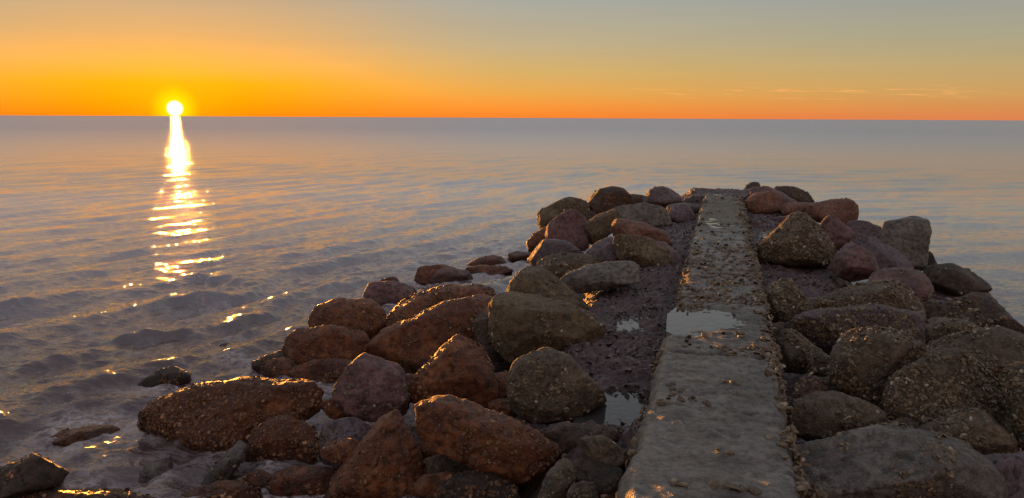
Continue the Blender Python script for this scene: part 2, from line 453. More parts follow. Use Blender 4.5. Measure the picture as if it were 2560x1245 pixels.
msea, t, b = new_mat('sea_water')
g = t.new('ShaderNodeNewGeometry'); P = g.outputs['Position']
fa = t.new('ShaderNodeAttribute', attribute_name='foam').outputs['Fac']
far = t.new('ShaderNodeAttribute', attribute_name='far').outputs['Fac']
mp = t.new('ShaderNodeMapping'); mp.inputs['Rotation'].default_value = (0, 0, rad(-36)); mp.inputs['Scale'].default_value = (1.0, 2.6, 1.0)
t.l.new(P, mp.inputs['Vector'])
r1 = t.noise(mp.outputs[0], 2.2, 3.0, 0.6, 0.5)
r2 = t.noise(mp.outputs[0], 9.0, 3.0, 0.6, 0.3)
mp2 = t.new('ShaderNodeMapping'); mp2.inputs['Rotation'].default_value = (0, 0, rad(8)); mp2.inputs['Scale'].default_value = (0.35, 1.0, 1.0)
t.l.new(P, mp2.inputs['Vector'])
r3 = t.noise(mp2.outputs[0], 0.32, 5.0, 0.62, 0.4)
hh = t.math('ADD', t.math('MULTIPLY', r1, 0.055), t.math('ADD', t.math('MULTIPLY', r2, 0.026), t.math('MULTIPLY', t.noise(mp.outputs[0], 30.0, 2.0, 0.6, 0.4), 0.006)))
hh = t.math('ADD', hh, t.math('MULTIPLY', t.math('MULTIPLY', r3, t.maprange(far, 0.15, 0.6)), 0.55))
bp = t.new('ShaderNodeBump'); bp.inputs['Strength'].default_value = 0.55; bp.inputs['Distance'].default_value = 1.0
t.l.new(hh, bp.inputs['Height']); t.l.new(bp.outputs[0], b.inputs['Normal'])
fn = t.noise(P, 14.0, 8.0, 0.7, 0.8)
ff = t.math('MULTIPLY', fa, t.maprange(fn, 0.42, 0.57))
col = t.mix(ff, (0.085, 0.052, 0.050), (0.52, 0.46, 0.47))
t.l.new(col, b.inputs['Base Color'])
b.inputs['IOR'].default_value = 1.33
rg = t.maprange(far, 0.28, 0.75, 0.03, 0.25)
t.l.new(t.math('ADD', rg, t.math('MULTIPLY', ff, 0.5)), b.inputs['Roughness'])
# the far swell runs in from the open sea: its unresolved slopes are steep along the swell and slight across it
tg = t.new('ShaderNodeCombineXYZ'); tg.inputs[0].default_value = -0.36; tg.inputs[1].default_value = 0.93
t.l.new(tg.outputs[0], b.inputs['Tangent']); b.inputs['Anisotropic'].default_value = 1.0
gl = t.new('ShaderNodeBsdfAnisotropic'); gl.inputs['Anisotropy'].default_value = -0.68; t.l.new(tg.outputs[0], gl.inputs['Tangent']); gl.inputs['Color'].default_value = (1.0, 0.96, 0.97, 1)
t.l.new(b.inputs['Roughness'].links[0].from_socket, gl.inputs['Roughness']); t.l.new(bp.outputs[0], gl.inputs['Normal'])
mx = t.new('ShaderNodeMixShader')
t.l.new(t.math('MULTIPLY', t.math('SUBTRACT', 1.0, ff), t.maprange(far, 0.0, 0.28, 0.05, 0.55)), mx.inputs[0])
t.l.new(b.outputs[0], mx.inputs[1]); t.l.new(gl.outputs[0], mx.inputs[2])
t.l.new(mx.outputs[0], [n_ for n_ in t.n if n_.type == 'OUTPUT_MATERIAL'][0].inputs[0])
link('sea', sea_me, msea, kind='structure')

# ------------------------------------------------------------------ concrete wall in four poured lengths
mcon, t, b = new_mat('wet_weathered_concrete')
g = t.new('ShaderNodeNewGeometry'); P = g.outputs['Position']
n1 = t.noise(P, 1.8, 5.0, 0.6, 0.5); n2 = t.noise(P, 20.0, 8.0, 0.68); n3 = t.noise(P, 80.0, 5.0, 0.7)
col = t.mix(t.maprange(n1, 0.36, 0.62), (0.180, 0.163, 0.145), (0.285, 0.265, 0.242))
col = t.mix(t.math('MULTIPLY', t.maprange(n2, 0.54, 0.42), 0.55), col, (0.070, 0.056, 0.046))
col = t.mix(t.math('MULTIPLY', t.maprange(n3, 0.57, 0.70), 0.45), col, (0.27, 0.24, 0.21))
mps = t.new('ShaderNodeMapping'); mps.inputs['Rotation'].default_value = (0, 0, WAZ); mps.inputs['Scale'].default_value = (1.0, 3.2, 1.0); t.l.new(P, mps.inputs['Vector'])
st = t.noise(mps.outputs[0], 2.6, 7.0, 0.66, 0.7)
col = t.mix(t.math('MULTIPLY', t.maprange(st, 0.50, 0.36), 0.75), col, (0.060, 0.044, 0.036))
col = t.mix(t.math('MULTIPLY', t.maprange(st, 0.58, 0.70), 0.5), col, (0.26, 0.24, 0.22))
alg = t.new('ShaderNodeAttribute', attribute_name='algae').outputs['Fac']
col = t.mix(t.math('MULTIPLY', alg, t.maprange(n2, 0.35, 0.6)), col, (0.105, 0.085, 0.022))
t.l.new(col, b.inputs['Base Color'])
wet = t.new('ShaderNodeAttribute', attribute_name='wet').outputs['Fac']
wetn = t.math('MULTIPLY', wet, t.maprange(t.noise(P, 5.0, 5.0, 0.65), 0.38, 0.55))
dmp = t.math('MULTIPLY', t.new('ShaderNodeAttribute', attribute_name='damp').outputs['Fac'], t.maprange(n2, 0.30, 0.55, 0.6, 1.0))
col = t.mix(dmp, col, t.mix(1.0, col, (0.52, 0.50, 0.48), 'MULTIPLY'))
t.l.new(col, b.inputs['Base Color'])
t.l.new(t.math('SUBTRACT', t.maprange(wetn, 0.0, 1.0, 0.66, 0.31), t.math('MULTIPLY', dmp, 0.12)), b.inputs['Roughness'])
b.inputs['Specular IOR Level'].default_value = 0.6
bp = t.new('ShaderNodeBump'); bp.inputs['Strength'].default_value = 0.9; bp.inputs['Distance'].default_value = 0.026
vo = t.new('ShaderNodeTexVoronoi'); t.l.new(P, vo.inputs['Vector']); vo.inputs['Scale'].default_value = 60.0
t.l.new(t.math('ADD', t.math('ADD', n2, t.math('MULTIPLY', n3, 0.6)), t.math('MULTIPLY', t.maprange(vo.outputs['Distance'], 0.5, 0.15), 0.35)), bp.inputs['Height']); t.l.new(bp.outputs[0], b.inputs['Normal'])

PUD = [(1735, 800, 0.48, 0.28, 0.034), (1850, 800, 0.24, 0.22, 0.014), (1775, 549, 0.35, 0.10, 0.016), (1800, 562, 0.4, 0.24, 0.014), (1800, 483, 0.75, 0.5, 0.03)]
def wall_top(s, u):
    x, y = from_su(s, u)
    P = xy0(x, y)
    z = WTOP + 0.014 * fbm(P * 5.0, 3, 0.55, 99) + 0.014 * fbm(P * 3.0, 3, 0.5, 101) + 0.012 * fbm(P * 14.0, 4, 0.6, 105) + 0.004 * fbm(P * 60, 2, 0.6, 111)
    # shrinkage cracks across the concrete
    for sc_, am_ in ((3.15, .012), (4.35, .009), (8.9, .014), (11.6, .016), (13.4, .016)):
        q_ = s - sc_ - 0.10 * fbm(np.stack([u * 2.2, u * 0 + sc_, u * 0], 1), 4, 0.6, 161)
        z = z - am_ * np.exp(-(q_ / 0.012) ** 2)
    for (px, py, rs, ru, dep) in PUD:
        s0, u0 = px_su(px, py)
        z = z - dep * np.exp(-((s - s0) / rs) ** 2 - ((u - u0) / ru) ** 2)
    return z

wall = link('concrete_wall', None, None, None, label='long flat wet concrete wall running out to sea between two heaps of boulders', category='wall')
def slab(s0, s1, ua0, ub0, ua1, ub1, drop=0.0):
    ns = int((s1 - s0) / 0.014 * min(1, 7.0 / s0)) + 8
    sv = np.linspace(s0, s1, ns)
    nu = 70
    rows = []
    prof_side = [-0.9, -0.6, -0.4, -0.25, -0.16, -0.10, -0.06, -0.03]
    tt = np.linspace(0, 1, nu)
    k = (sv - s0) / (s1 - s0)
    ua = ua0 + (ua1 - ua0) * k; ub = ub0 + (ub1 - ub0) * k
    na = 0.042 * fbm(np.stack([sv * 1.8, sv * 0, sv * 0], 1), 5, 0.66, 121); nb = 0.042 * fbm(np.stack([sv * 1.6, sv * 0 + 9, sv * 0], 1), 4, 0.6, 127)
    ua = ua + na; ub = ub + nb
    S, T = np.meshgrid(sv, tt, indexing='ij')
    U = ua[:, None] + (ub - ua)[:, None] * T
    Zt = wall_top(S.ravel(), U.ravel()).reshape(S.shape) - drop
    edge = np.minimum(T, 1 - T) * (ub - ua)[:, None]
    Zt = Zt - 0.065 * np.clip(1 - edge / 0.06, 0, 1) ** 2.0 * (1 + 0.8 * fbm(np.stack([S.ravel() * 4, U.ravel() * 4, U.ravel() * 0], 1), 3, 0.6, 131).reshape(S.shape))
    eend = np.minimum(S - s0, s1 - S)
    Zt = Zt - 0.030 * np.clip(1 - eend / 0.035, 0, 1) ** 2
    cols_u, cols_z = [], []
    for sz in prof_side:
        cols_u.append(ua - 0.012 + 0.04 * sz * 0); cols_z.append(Zt[:, 0] + sz)
    for j in range(nu):
        cols_u.append(U[:, j]); cols_z.append(Zt[:, j])
    for sz in prof_side[::-1]:
        cols_u.append(ub + 0.012); cols_z.append(Zt[:, -1] + sz)
    UU = np.stack(cols_u, 1); ZZ = np.stack(cols_z, 1); SSS = np.repeat(sv[:, None], UU.shape[1], 1)
    x, y = from_su(SSS.ravel(), UU.ravel())
    z = ZZ.ravel()
    nsd = len(prof_side)
    rough = 0.02 * fbm(np.stack([x, y, z], 1) * 9, 3, 0.6, 141)
    jj = np.tile(np.arange(UU.shape[1]), ns)
    sidemask = (jj < nsd) | (jj >= nsd + nu)
    x = x + np.where(sidemask, rough * WU[0], 0); y = y + np.where(sidemask, rough * WU[1], 0)
    faces = grid_faces(ns, UU.shape[1])[:, ::-1]
    me = np_mesh('slab', np.stack([x, y, z], 1), faces)
    bm = bmesh.new(); bm.from_mesh(me)
    bm.verts.ensure_lookup_table()
    nc = UU.shape[1]
    for row, rev in ((0, False), (ns - 1, True)):
        ring = [bm.verts[row * nc + j] for j in range(nc)]
        f = bm.faces.new(ring if rev else ring[::-1]); f.smooth = False
    bmesh.ops.recalc_face_normals(bm, faces=bm.faces)
    bm.to_mesh(me); bm.free()
    s_, u_ = to_su(x, y)
    add_attr(me, 'wet', np.clip(sstep(s_, 6.2, 4.6) * sstep(u_, 0.22, -0.05) + 0.8 * sstep(np.abs(s_ - 10.5), 2.2, 0.6) + 0.35, 0, 1))
    dp = np.zeros(len(s_))
    for (px, py, rs, ru, dep) in PUD:
        c_, d_ = px_su(px, py); dp = np.maximum(dp, np.exp(-((s_ - c_) / (rs * 1.25)) ** 4 - ((u_ - d_) / (ru * 1.3)) ** 4))
    dp = np.maximum(dp, 0.8 * sstep(fbm(np.stack([s_ * 1.1, u_ * 3.0, s_ * 0], 1), 3, 0.55, 171), 0.12, 0.30))
    add_attr(me, 'damp', dp)
    add_attr(me, 'algae', np.clip(sstep(s_, 11.0, 13.5), 0, 1) * 0.85)
    return link('slab', me, mcon, wall)
slab(S_NEAR, S_J1 - 0.012, UL, UR, UL, UR)
slab(S_J1 + 0.012, S_J2 - 0.012, UL2 - 0.02, UR2 + 0.02, UL2, UR2)
slab(S_J2 + 0.012, S_J3 - 0.012, UL2, UR2, UL2 - 0.03, UR2)
slab(S_J3 + 0.012, S_END, UL2 - 0.03, UR2, UL2 - 0.02, UR2 + 0.02)

# ------------------------------------------------------------------ standing water
mpud, t, b = new_mat('still_water')
g = t.new('ShaderNodeNewGeometry')
b.inputs['Base Color'].default_value = (0.055, 0.05, 0.048, 1); b.inputs['Roughness'].default_value = 0.04; b.inputs['IOR'].default_value = 1.33
bp = t.new('ShaderNodeBump'); bp.inputs['Strength'].default_value = 0.12; bp.inputs['Distance'].default_value = 0.02
t.l.new(t.noise(g.outputs['Position'], 14.0, 2.0), bp.inputs['Height']); t.l.new(bp.outputs[0], b.inputs['Normal'])
def puddle(pts_px, z, nm='puddle'):
    pts = [at_z(px, py, z) for px, py in pts_px]
    me = bpy.data.meshes.new(nm); me.from_pydata([tuple(p) for p in pts], [], [list(range(len(pts)))]); me.update()
    link(nm, me, mpud, kind='structure')
puddle([(1665, 828), (1668, 785), (1690, 768), (1800, 770), (1900, 782), (1908, 812), (1860, 830), (1760, 842), (1700, 845)], WTOP - 0.0165)
puddle([(1745, 556), (1748, 541), (1800, 541), (1803, 553)], WTOP - 0.010)
puddle([(1748, 571), (1752, 557), (1862, 557), (1864, 569)], WTOP - 0.0105)
puddle([(1750, 488.5), (1756, 474), (1858, 474), (1866, 488.5)], WTOP - 0.05)
puddle([(1425, 1082), (1440, 1030), (1490, 960), (1520, 900), (1590, 900), (1640, 940), (1606, 1082)], WTOP - 0.245)
puddle([(1540, 832), (1545, 785), (1612, 785), (1612, 830)], WTOP - 0.225)
puddle([(1860, 590), (1858, 540), (1890, 540), (1960, 575), (1960, 600)], WTOP - 0.235)
# ------------------------------------------------------------------ boulders: outlines give each rock its own place, distance, real size and depth
VIEW = {'M': (1.0, 0, 0), 'A': (1.9925, 0, 620), 'B': (2.677, 300, 780), 'C': (1.9925, 900, 620), 'D': (2.7066, 1000, 440),
        'E': (2.7066, 1800, 440), 'F': (2.677, 1860, 780)}
GL = 'boulders heaped on the left of the wall'; GR = 'boulders heaped on the right of the wall'; GW = 'low rocks standing in the sea'
# name, view, label, group, material, foot height, lean, thickness, sharpness 0..1, oyster cover 0..1, outline, ridge[(x, y, how far it juts forward)]
ROCKS = [
# ---- far end, left
('boulder','D','brown boulder with a humped top at the seaward corner of the left heap',GL,'ochre',0.1,.5,.9,.55,.25,[(925,270),(950,235),(1040,200),(1085,190),(1115,150),(1140,140),(1195,148),(1235,180),(1275,215),(1280,300),(1150,370),(960,360),(930,310)],[(1040,270,.3),(1180,230,.3)]),
('boulder','D','upright dark block with flecks of shell, tallest at the far left',GL,'dark',0.3,.3,.9,.75,.35,[(1270,100),(1350,80),(1460,68),(1520,85),(1545,125),(1580,180),(1560,290),(1320,290),(1300,215),(1278,150)],[(1330,110,.3),(1500,110,.3)]),
('rock','D','small dark rock wedged low between the upright block and the far blue grey boulder',GL,'dark',0.4,.5,.8,.6,.1,[(1530,120),(1600,140),(1670,140),(1690,210),(1550,215)],[]),
('boulder','D','dark boulder with a blue grey crown near the far end of the wall',GL,'purple',0.45,.6,.9,.7,.05,[(1640,165),(1680,125),(1740,80),(1830,68),(1890,90),(1905,185),(1860,215),(1760,215),(1680,200)],[(1690,150,.4),(1790,128,.5),(1890,130,.4)]),
('boulder','D','broad pale slab rock with a flat top beside the far wall, dark undercut front',GL,'grey',0.4,.8,.9,.8,.05,[(1440,225),(1520,195),(1650,180),(1730,185),(1800,230),(1830,300),(1845,355),(1780,380),(1600,370),(1470,320)],[(1500,270,.3),(1640,290,.45),(1760,262,.5)]),
('boulder','D','squat dark purple rock touching the wall near its far end',GL,'purple',0.45,.5,.9,.8,.0,[(1800,262),(1850,215),(1920,188),(1985,200),(2008,280),(1990,310),(1840,325),(1805,300)],[(1850,235,.3),(1960,215,.3)]),
('rock','D','pale flat rock tucked behind the squat purple rock at the wall',GL,'grey',0.5,.7,.8,.6,.0,[(1800,200),(1900,180),(1990,190),(2025,215),(2015,250),(1860,260)],[]),
('boulder','D','ochre slab with an orange sunlit face leaning among the far left rocks',GL,'ochre',0.25,.5,.8,.85,.0,[(1245,310),(1300,290),(1370,240),(1420,215),(1475,232),(1485,290),(1440,360),(1400,430),(1290,470),(1240,400)],[(1390,260,.4),(1320,360,.4),(1460,300,.4)]),
('rock','D','little dark rock peeping out behind the red brown boulder',GL,'dark',0.2,.5,.8,.6,.0,[(1235,255),(1280,228),(1330,258),(1310,330),(1240,330)],[]),
('boulder','D','red brown boulder with a sharp sunlit left edge, facing the sea',GL,'mauve',0.15,.5,.9,.85,.02,[(980,410),(1010,350),(1060,290),(1110,250),(1190,225),(1240,240),(1290,330),(1298,440),(1260,510),(1150,500),(1010,450)],[(1060,340,.3),(1140,345,.5),(1230,330,.5)]),
('boulder','D','dark red boulder at the water edge below the red brown boulder',GL,'glow_red',-.05,.5,.9,.7,.1,[(852,450),(880,415),(930,365),(1010,338),(1050,400),(1020,480),(940,540),(855,520)],[]),
('rock','D','low flat topped dark block lying at the sea edge beside the dark red boulder',GL,'glow_red',-.05,.6,.8,.85,.0,[(728,530),(800,515),(905,507),(940,560),(800,580),(728,580)],[(760,545,.3),(880,540,.3)]),
('boulder','D','purple boulder with creased shoulders left of the pale slabs',GL,'purple',0.15,.7,.9,.75,.0,[(858,615),(880,550),(920,480),(970,425),(1040,428),(1130,450),(1200,480),(1265,510),(1250,580),(1000,650)],[(930,540,.3),(1010,470,.5),(1130,500,.4)]),
('boulder','D','smooth purple grey slab rock sloping down under the ochre slab',GL,'purple',0.3,.9,.8,.7,.0,[(1255,515),(1330,465),(1400,425),(1480,405),(1540,480),(1500,600),(1350,610),(1270,560)],[]),
('boulder','D','reddish brown ledge rock reaching towards the wall with a sunlit left end',GL,'red',0.35,.7,.9,.85,.0,[(1425,395),(1436,310),(1480,287),(1560,290),(1680,320),(1835,385),(1860,470),(1700,480),(1500,430)],[(1450,330,.3),(1530,330,.45),(1700,390,.3)]),
('boulder','D','dull purple slab sloping from the reddish ledge down to the wall',GL,'mauve',0.42,.9,.7,.6,.02,[(1600,400),(1700,415),(1810,440),(1890,505),(1920,570),(1880,640),(1700,560)],[]),
('boulder','D','yellow brown barnacled boulder leaning on the wall, pale along its top',GL,'ochre',0.42,.6,.9,.35,.25,[(1440,450),(1480,405),(1560,395),(1630,393),(1700,430),(1790,500),(1850,560),(1872,610),(1845,650),(1740,650),(1600,620),(1500,580),(1455,520)],[(1560,440,.35),(1700,500,.45),(1790,560,.4)]),
('boulder','D','oyster crusted brown slab behind the tall three sided boulder',GL,'ochre',0.25,.8,.8,.6,.7,[(928,590),(960,540),(1020,528),(1200,518),(1290,540),(1370,575),(1280,650),(1130,680),(1085,720),(1000,690),(932,630)],[(1000,590,.3),(1150,600,.4)]),
('boulder','D','long pale grey speckled slab half buried in seaweed near the wall',GL,'grey',0.38,.9,.8,.45,.1,[(1075,720),(1150,650),(1240,608),(1360,583),(1550,572),(1630,620),(1600,700),(1400,760),(1250,790),(1160,800)],[(1200,680,.25),(1420,640,.25)]),
('boulder','D','three sided brown boulder rising to a point behind the big shell spotted one',GL,'ochre',0.25,.6,.9,.45,.25,[(690,800),(760,720),(850,625),(900,606),(965,622),(1040,680),(1110,760),(1190,835),(1290,915),(1100,950),(720,880)],[(900,680,.35),(960,800,.4)]),
('boulder','C','biggest yellow brown boulder of the left heap, spotted with white barnacles',GL,'ochre',0.15,.45,.9,.35,.16,[(638,290),(658,250),(705,215),(760,236),(850,243),(960,253),(1050,288),(1150,338),(1200,375),(1222,405),(1212,450),(1150,510),(1050,550),(900,580),(780,595),(700,530),(662,480),(636,400)],[(720,300,.4),(900,310,.45),(1080,370,.4)]),
# ---- rocks in the water
('rock','D','wet dark red rock, longest of the low cluster in the sea left of the heap',GW,'glow_red',-.08,.6,.9,.7,.02,[(93,690),(115,635),(155,596),(260,610),(380,603),(450,625),(450,680),(200,745),(120,735)],[]),
('rock','D','rounded purple rock in front of the low dark cluster in the sea',GW,'mauve',-.08,.6,.9,.7,.02,[(200,700),(235,640),(280,613),(380,620),(460,640),(495,690),(440,745),(240,750)],[(290,650,.3)]),
('rock','D','flat dark slab rock awash at the right of the low sea cluster',GW,'glow_red',-.08,.6,.8,.7,.0,[(440,630),(540,603),(700,600),(745,615),(770,655),(700,690),(600,700),(490,690)],[(560,640,.3),(700,630,.3)]),
('rock','D','sunlit ridge of brown rock behind the flat slab awash in the sea',GW,'red',-.08,.8,.9,.75,.0,[(435,612),(500,575),(560,540),(620,533),(690,543),(725,580),(710,625),(500,640)],[(530,590,.3),(630,570,.4)]),
('rock','C','small dark rock tip showing behind the rounded purple boulder at the water',GW,'glow_red',-.05,.5,.8,.7,.0,[(95,165),(110,152),(150,140),(190,158),(200,195),(110,195)],[]),
('rock','B','dark rock dome alone in the surf near the big shell covered slab',GW,'dark',-.06,.5,.9,.55,.5,[(105,515),(150,460),(200,390),(260,368),(340,363),(400,388),(450,418),(480,465),(420,510),(250,525)],[(260,430,.35)]),
('rock','B','little wet rock breaking the surf left of the dark wedge rock',GW,'dark',-.06,.5,.8,.7,.2,[(745,262),(800,262),(850,285),(895,303),(820,325),(752,320)],[]),
('rock','B','thin weedy rock catching the sun in the surf, farthest left of the wedge',GW,'dark',-.06,.7,.8,.6,.6,[(665,222),(700,205),(760,210),(800,235),(790,270),(720,265)],[]),
('boulder','A','wet weedy boulder at the bottom left corner in the surf',GW,'dark',-.15,.6,.9,.45,.45,[(-90,1150),(0,1128),(60,1080),(150,1033),(250,1018),(310,1048),(348,1090),(310,1170),(200,1230),(100,1270),(-90,1330)],[(120,1110,.3),(260,1090,.3)]),
('rock','A','brown rock barely breaking the surface with water washing over it',GW,'glow_red',-.12,1.1,.9,.4,.25,[(200,990),(260,943),(340,903),(450,897),(540,880),(600,885),(560,950),(420,995)],[]),
('rock','A','pale sloping rock just under the shallow water below the big slab',GW,'grey',-.15,1.0,.8,.5,.1,[(590,1200),(660,1115),(760,1055),(830,1038),(860,1060),(800,1150),(690,1210)],[]),
('boulder','A','sunlit crusted rock top at the bottom edge of the left water',GL,'glow_red',-.1,.9,.9,.4,.9,[(90,1250),(180,1213),(350,1223),(500,1205),(650,1216),(790,1250),(800,1340),(90,1340)],[]),
# ---- middle left
('boulder','C','smooth dark purple boulder at the water edge, leftmost above the brown block',GL,'mauve',-.02,.6,.9,.45,.06,[(8,250),(25,190),(60,163),(150,163),(215,178),(285,212),(280,275),(150,320),(40,295)],[(150,220,.35)]),
('boulder','C','wide mossy slab with a flat weedy top left of the pointed boulder',GL,'glow_red',0.1,.9,.8,.5,.75,[(115,390),(135,300),(190,258),(290,213),(400,178),(560,178),(668,195),(690,260),(500,330),(360,380),(250,430),(150,440)],[(180,315,.3),(330,320,.35),(520,265,.3)]),
('boulder','M','blocky dark brown boulder with a flat top above the shell spotted block',GL,'glow_red',-.0,.55,.9,.55,.3,[(766,800),(785,763),(850,743),(930,746),(968,775),(968,860),(900,900),(770,890)],[(800,790,.3),(930,785,.3)]),
('boulder','M','long slanting slab rising from left to right towards the biggest boulder',GL,'glow_red',0.05,.6,.8,.5,.35,[(885,890),(960,833),(1060,783),(1130,758),(1222,733),(1250,750),(1240,830),(1180,890),(1090,950),(980,950),(890,930)],[(960,860,.35),(1080,800,.4),(1190,770,.35)]),
('rock','M','dark rock squeezed into the gap left of the biggest boulder',GL,'dark',0.0,.4,.7,.5,.2,[(1178,830),(1200,788),(1228,773),(1275,880),(1300,960),(1220,960)],[]),
('boulder','B','square brown block dotted with oyster shells at the water edge',GL,'glow_red',-.05,.35,.9,.55,.22,[(1088,180),(1108,128),(1200,93),(1350,83),(1500,86),(1642,108),(1680,190),(1660,300),(1580,360),(1300,420),(1110,430),(1090,330)],[(1140,160,.3),(1400,150,.4),(1600,160,.3)]),
('boulder','B','low long rock in front of the square brown block',GL,'glow_red',-.0,.6,.9,.45,.4,[(1112,430),(1160,368),(1210,323),(1350,313),(1600,308),(1705,323),(1755,370),(1720,450),(1540,500),(1350,520),(1180,480)],[(1220,370,.3),(1420,350,.35),(1600,350,.3)]),
('rock','B','dark wedge rock at the water between the surf and the square block',GL,'dark',-.08,.5,.9,.7,.35,[(878,330),(930,308),(1010,260),(1100,255),(1130,400),(1060,440),(940,415),(895,375)],[(960,340,.3)]),
('boulder','B','huge flat slab with a glittering sunlit crusted top beside the water',GL,'glow_red',-.12,.75,.75,.5,1.0,[(118,690),(150,640),(250,578),(450,488),(620,438),(800,430),(1000,433),(1200,438),(1335,433),(1365,460),(1370,580),(1150,760),(900,940),(560,1000),(420,940),(200,830),(130,760)],[(190,660,.25),(430,690,.5),(640,720,.6),(840,680,.55),(1060,590,.45),(1250,500,.3)]),
('rock','B','small knobby rock tucked against the front of the flat sunlit slab',GL,'glow_red',0.0,.6,.9,.45,.5,[(763,790),(790,708),(830,683),(920,663),(1010,663),(1050,720),(1000,830),(860,870),(780,850)],[(850,720,.3)]),
('boulder','B','rounded boulder with a bright sunlit crown right of the flat slab',GL,'glow_red',0.02,.55,.9,.35,.65,[(830,930),(858,830),(938,768),(1000,718),(1080,688),(1200,683),(1262,708),(1312,780),(1330,900),(1300,1030),(1100,1060),(880,1030)],[(980,790,.4),(1150,770,.45)]),
('rock','B','smooth pale triangular rock leaning under the flat sunlit slab',GL,'grey',-.1,.9,.7,.8,.08,[(480,1210),(580,1080),(680,938),(770,858),(850,868),(850,950),(760,1040),(720,1120),(600,1190)],[(720,960,.4)]),
('rock','B','dark crusted rock below the rounded sunlit boulder',GL,'glow_red',-.05,.6,.8,.4,.7,[(770,1150),(850,1075),(960,1050),(1040,1100),(1040,1220),(800,1210)],[]),
('boulder','B','smooth brown boulder low in the hollow left of the tall leaning boulder',GL,'glow_red',-.0,.6,.9,.4,.15,[(985,1160),(1040,1058),(1120,1028),(1300,1028),(1475,1050),(1510,1110),(1460,1230),(1250,1270),(1010,1250)],[(1120,1090,.3),(1340,1090,.35)]),
('boulder','B','dark rock with a sunlit rim at the bottom edge below the hollow',GL,'glow_red',-.1,.6,.9,.45,.5,[(380,1240),(500,1180),(620,1138),(720,1124),(800,1148),(880,1138),(935,1168),(990,1320),(380,1320)],[]),
('boulder','B','dark rock with a smooth grey sloping top right of the rounded sunlit boulder',GL,'purple',0.05,.8,.9,.75,.12,[(1322,800),(1380,743),(1460,733),(1600,698),(1690,715),(1730,790),(1660,900),(1600,1000),(1470,1070),(1350,1030)],[(1400,790,.4),(1520,860,.55)]),
('boulder','C','broad pinkish grey boulder with a crusted left shoulder in the middle of the left heap',GL,'mauve',0.1,.7,.9,.45,.2,[(-145,760),(-125,640),(-70,560),(20,520),(90,560),(190,573),(245,600),(260,680),(250,780),(200,850),(60,870),(-80,830)],[(-60,640,.4),(60,640,.35),(150,660,.3)]),
('boulder','C','tall pointed brown boulder in the centre of the left heap',GL,'glow_red',0.12,.45,.9,.45,.3,[(215,730),(260,660),(380,540),(430,478),(490,433),(540,426),(592,448),(622,510),(664,620),(690,710),(680,800),(500,820),(360,800),(240,770)],[(470,560,.45),(540,600,.45)]),
('boulder','C','lumpy boulder with a weedy crest beside the seaweed bed',GL,'olive',0.3,.5,.9,.4,.4,[(730,660),(758,590),(798,540),(870,498),(940,490),(1003,513),(1035,560),(1085,610),(1125,650),(1195,700),(1230,770),(1100,850),(930,880),(830,870),(750,810),(733,720)],[(860,590,.4),(980,600,.45)]),
('boulder','C','long rounded boulder lying across the front of the left heap, shelly flank',GL,'glow_red',0.2,.55,.9,.4,.35,[(265,840),(300,808),(380,758),(440,732),(500,738),(640,788),(780,853),(870,908),(955,968),(1010,1010),(995,1060),(940,1130),(850,1180),(760,1170),(640,1110),(500,1040),(330,940),(278,885)],[(420,830,.4),(600,880,.5),(800,970,.5)]),
('boulder','C','tall leaning boulder in the foreground with a sunlit left edge',GL,'glow_red',0.05,.55,.9,.45,.4,[(-230,1320),(-120,1178),(-40,1058),(60,918),(130,838),(190,803),(232,808),(283,850),(316,910),(338,1000),(350,1150),(360,1330)],[(140,930,.4),(180,1060,.5)]),
('boulder','C','dark rock crowned with white shells in the bottom middle hollow',GL,'dark',0.1,.7,.9,.4,.8,[(380,1210),(440,1148),(520,1108),(620,1088),(720,1128),(785,1200),(800,1330),(390,1330)],[]),
('rock','C','low dark rock holding a shallow wet patch under the long rounded boulder',GL,'dark',0.1,.9,.8,.5,.2,[(320,1050),(420,1020),(520,1040),(600,1090),(590,1160),(400,1170),(330,1120)],[]),
('boulder','C','egg shaped upright stone between the long boulder and the wall',GL,'olive',0.25,.5,.9,.3,.2,[(870,1330),(898,1190),(938,1118),(988,1058),(1030,1043),(1067,1075),(1075,1130),(1060,1210),(1020,1330)],[]),
('rock','C','pale pebble perched above the egg shaped stone',GL,'grey',0.45,.4,.9,.2,.0,[(998,1035),(1010,1022),(1030,1020),(1042,1032),(1038,1052),(1010,1056)],[]),
('rock','C','knobbly light topped stone at the bottom edge near the wall',GL,'olive',0.3,.6,.9,.35,.4,[(1028,1240),(1060,1178),(1110,1155),(1162,1168),(1183,1210),(1190,1330),(1035,1330)],[]),
('rock','C','angular light brown stone with a flat pale top under the tide pool',GL,'olive',0.35,.5,.9,.8,.15,[(1088,965),(1110,936),(1190,930),(1242,943),(1283,990),(1325,1010),(1330,1070),(1230,1110),(1120,1070),(1090,1010)],[(1120,975,.3),(1230,985,.4)]),
('boulder','C','dark ledge rock holding up the near edge of the tide pool',GL,'dark',0.28,.5,.9,.6,.4,[(890,905),(930,863),(1000,880),(1100,897),(1280,903),(1350,928),(1350,1040),(1200,1050),(1050,1050),(940,1020)],[]),
('boulder','C','dark weathered rock with a jagged top against the wall in the foreground',GL,'dark',0.2,.6,.9,.75,.3,[(1040,1055),(1140,1043),(1240,1083),(1318,1100),(1320,1250),(1250,1330),(1080,1200)],[(1150,1080,.3)]),
('rock','C','shell speckled stone cut by the bottom edge beside the egg shaped stone',GL,'olive',0.25,.6,.9,.35,.6,[(940,1255),(980,1232),(1050,1236),(1090,1260),(1090,1330),(940,1330)],[]),
# ---- far end, right
('rock','E','ragged dark rock, farthest on the right heap behind the sunlit brown boulder',GR,'dark',0.4,.4,.9,.7,.3,[(163,115),(178,65),(228,38),(262,50),(275,80),(260,150),(180,150)],[]),
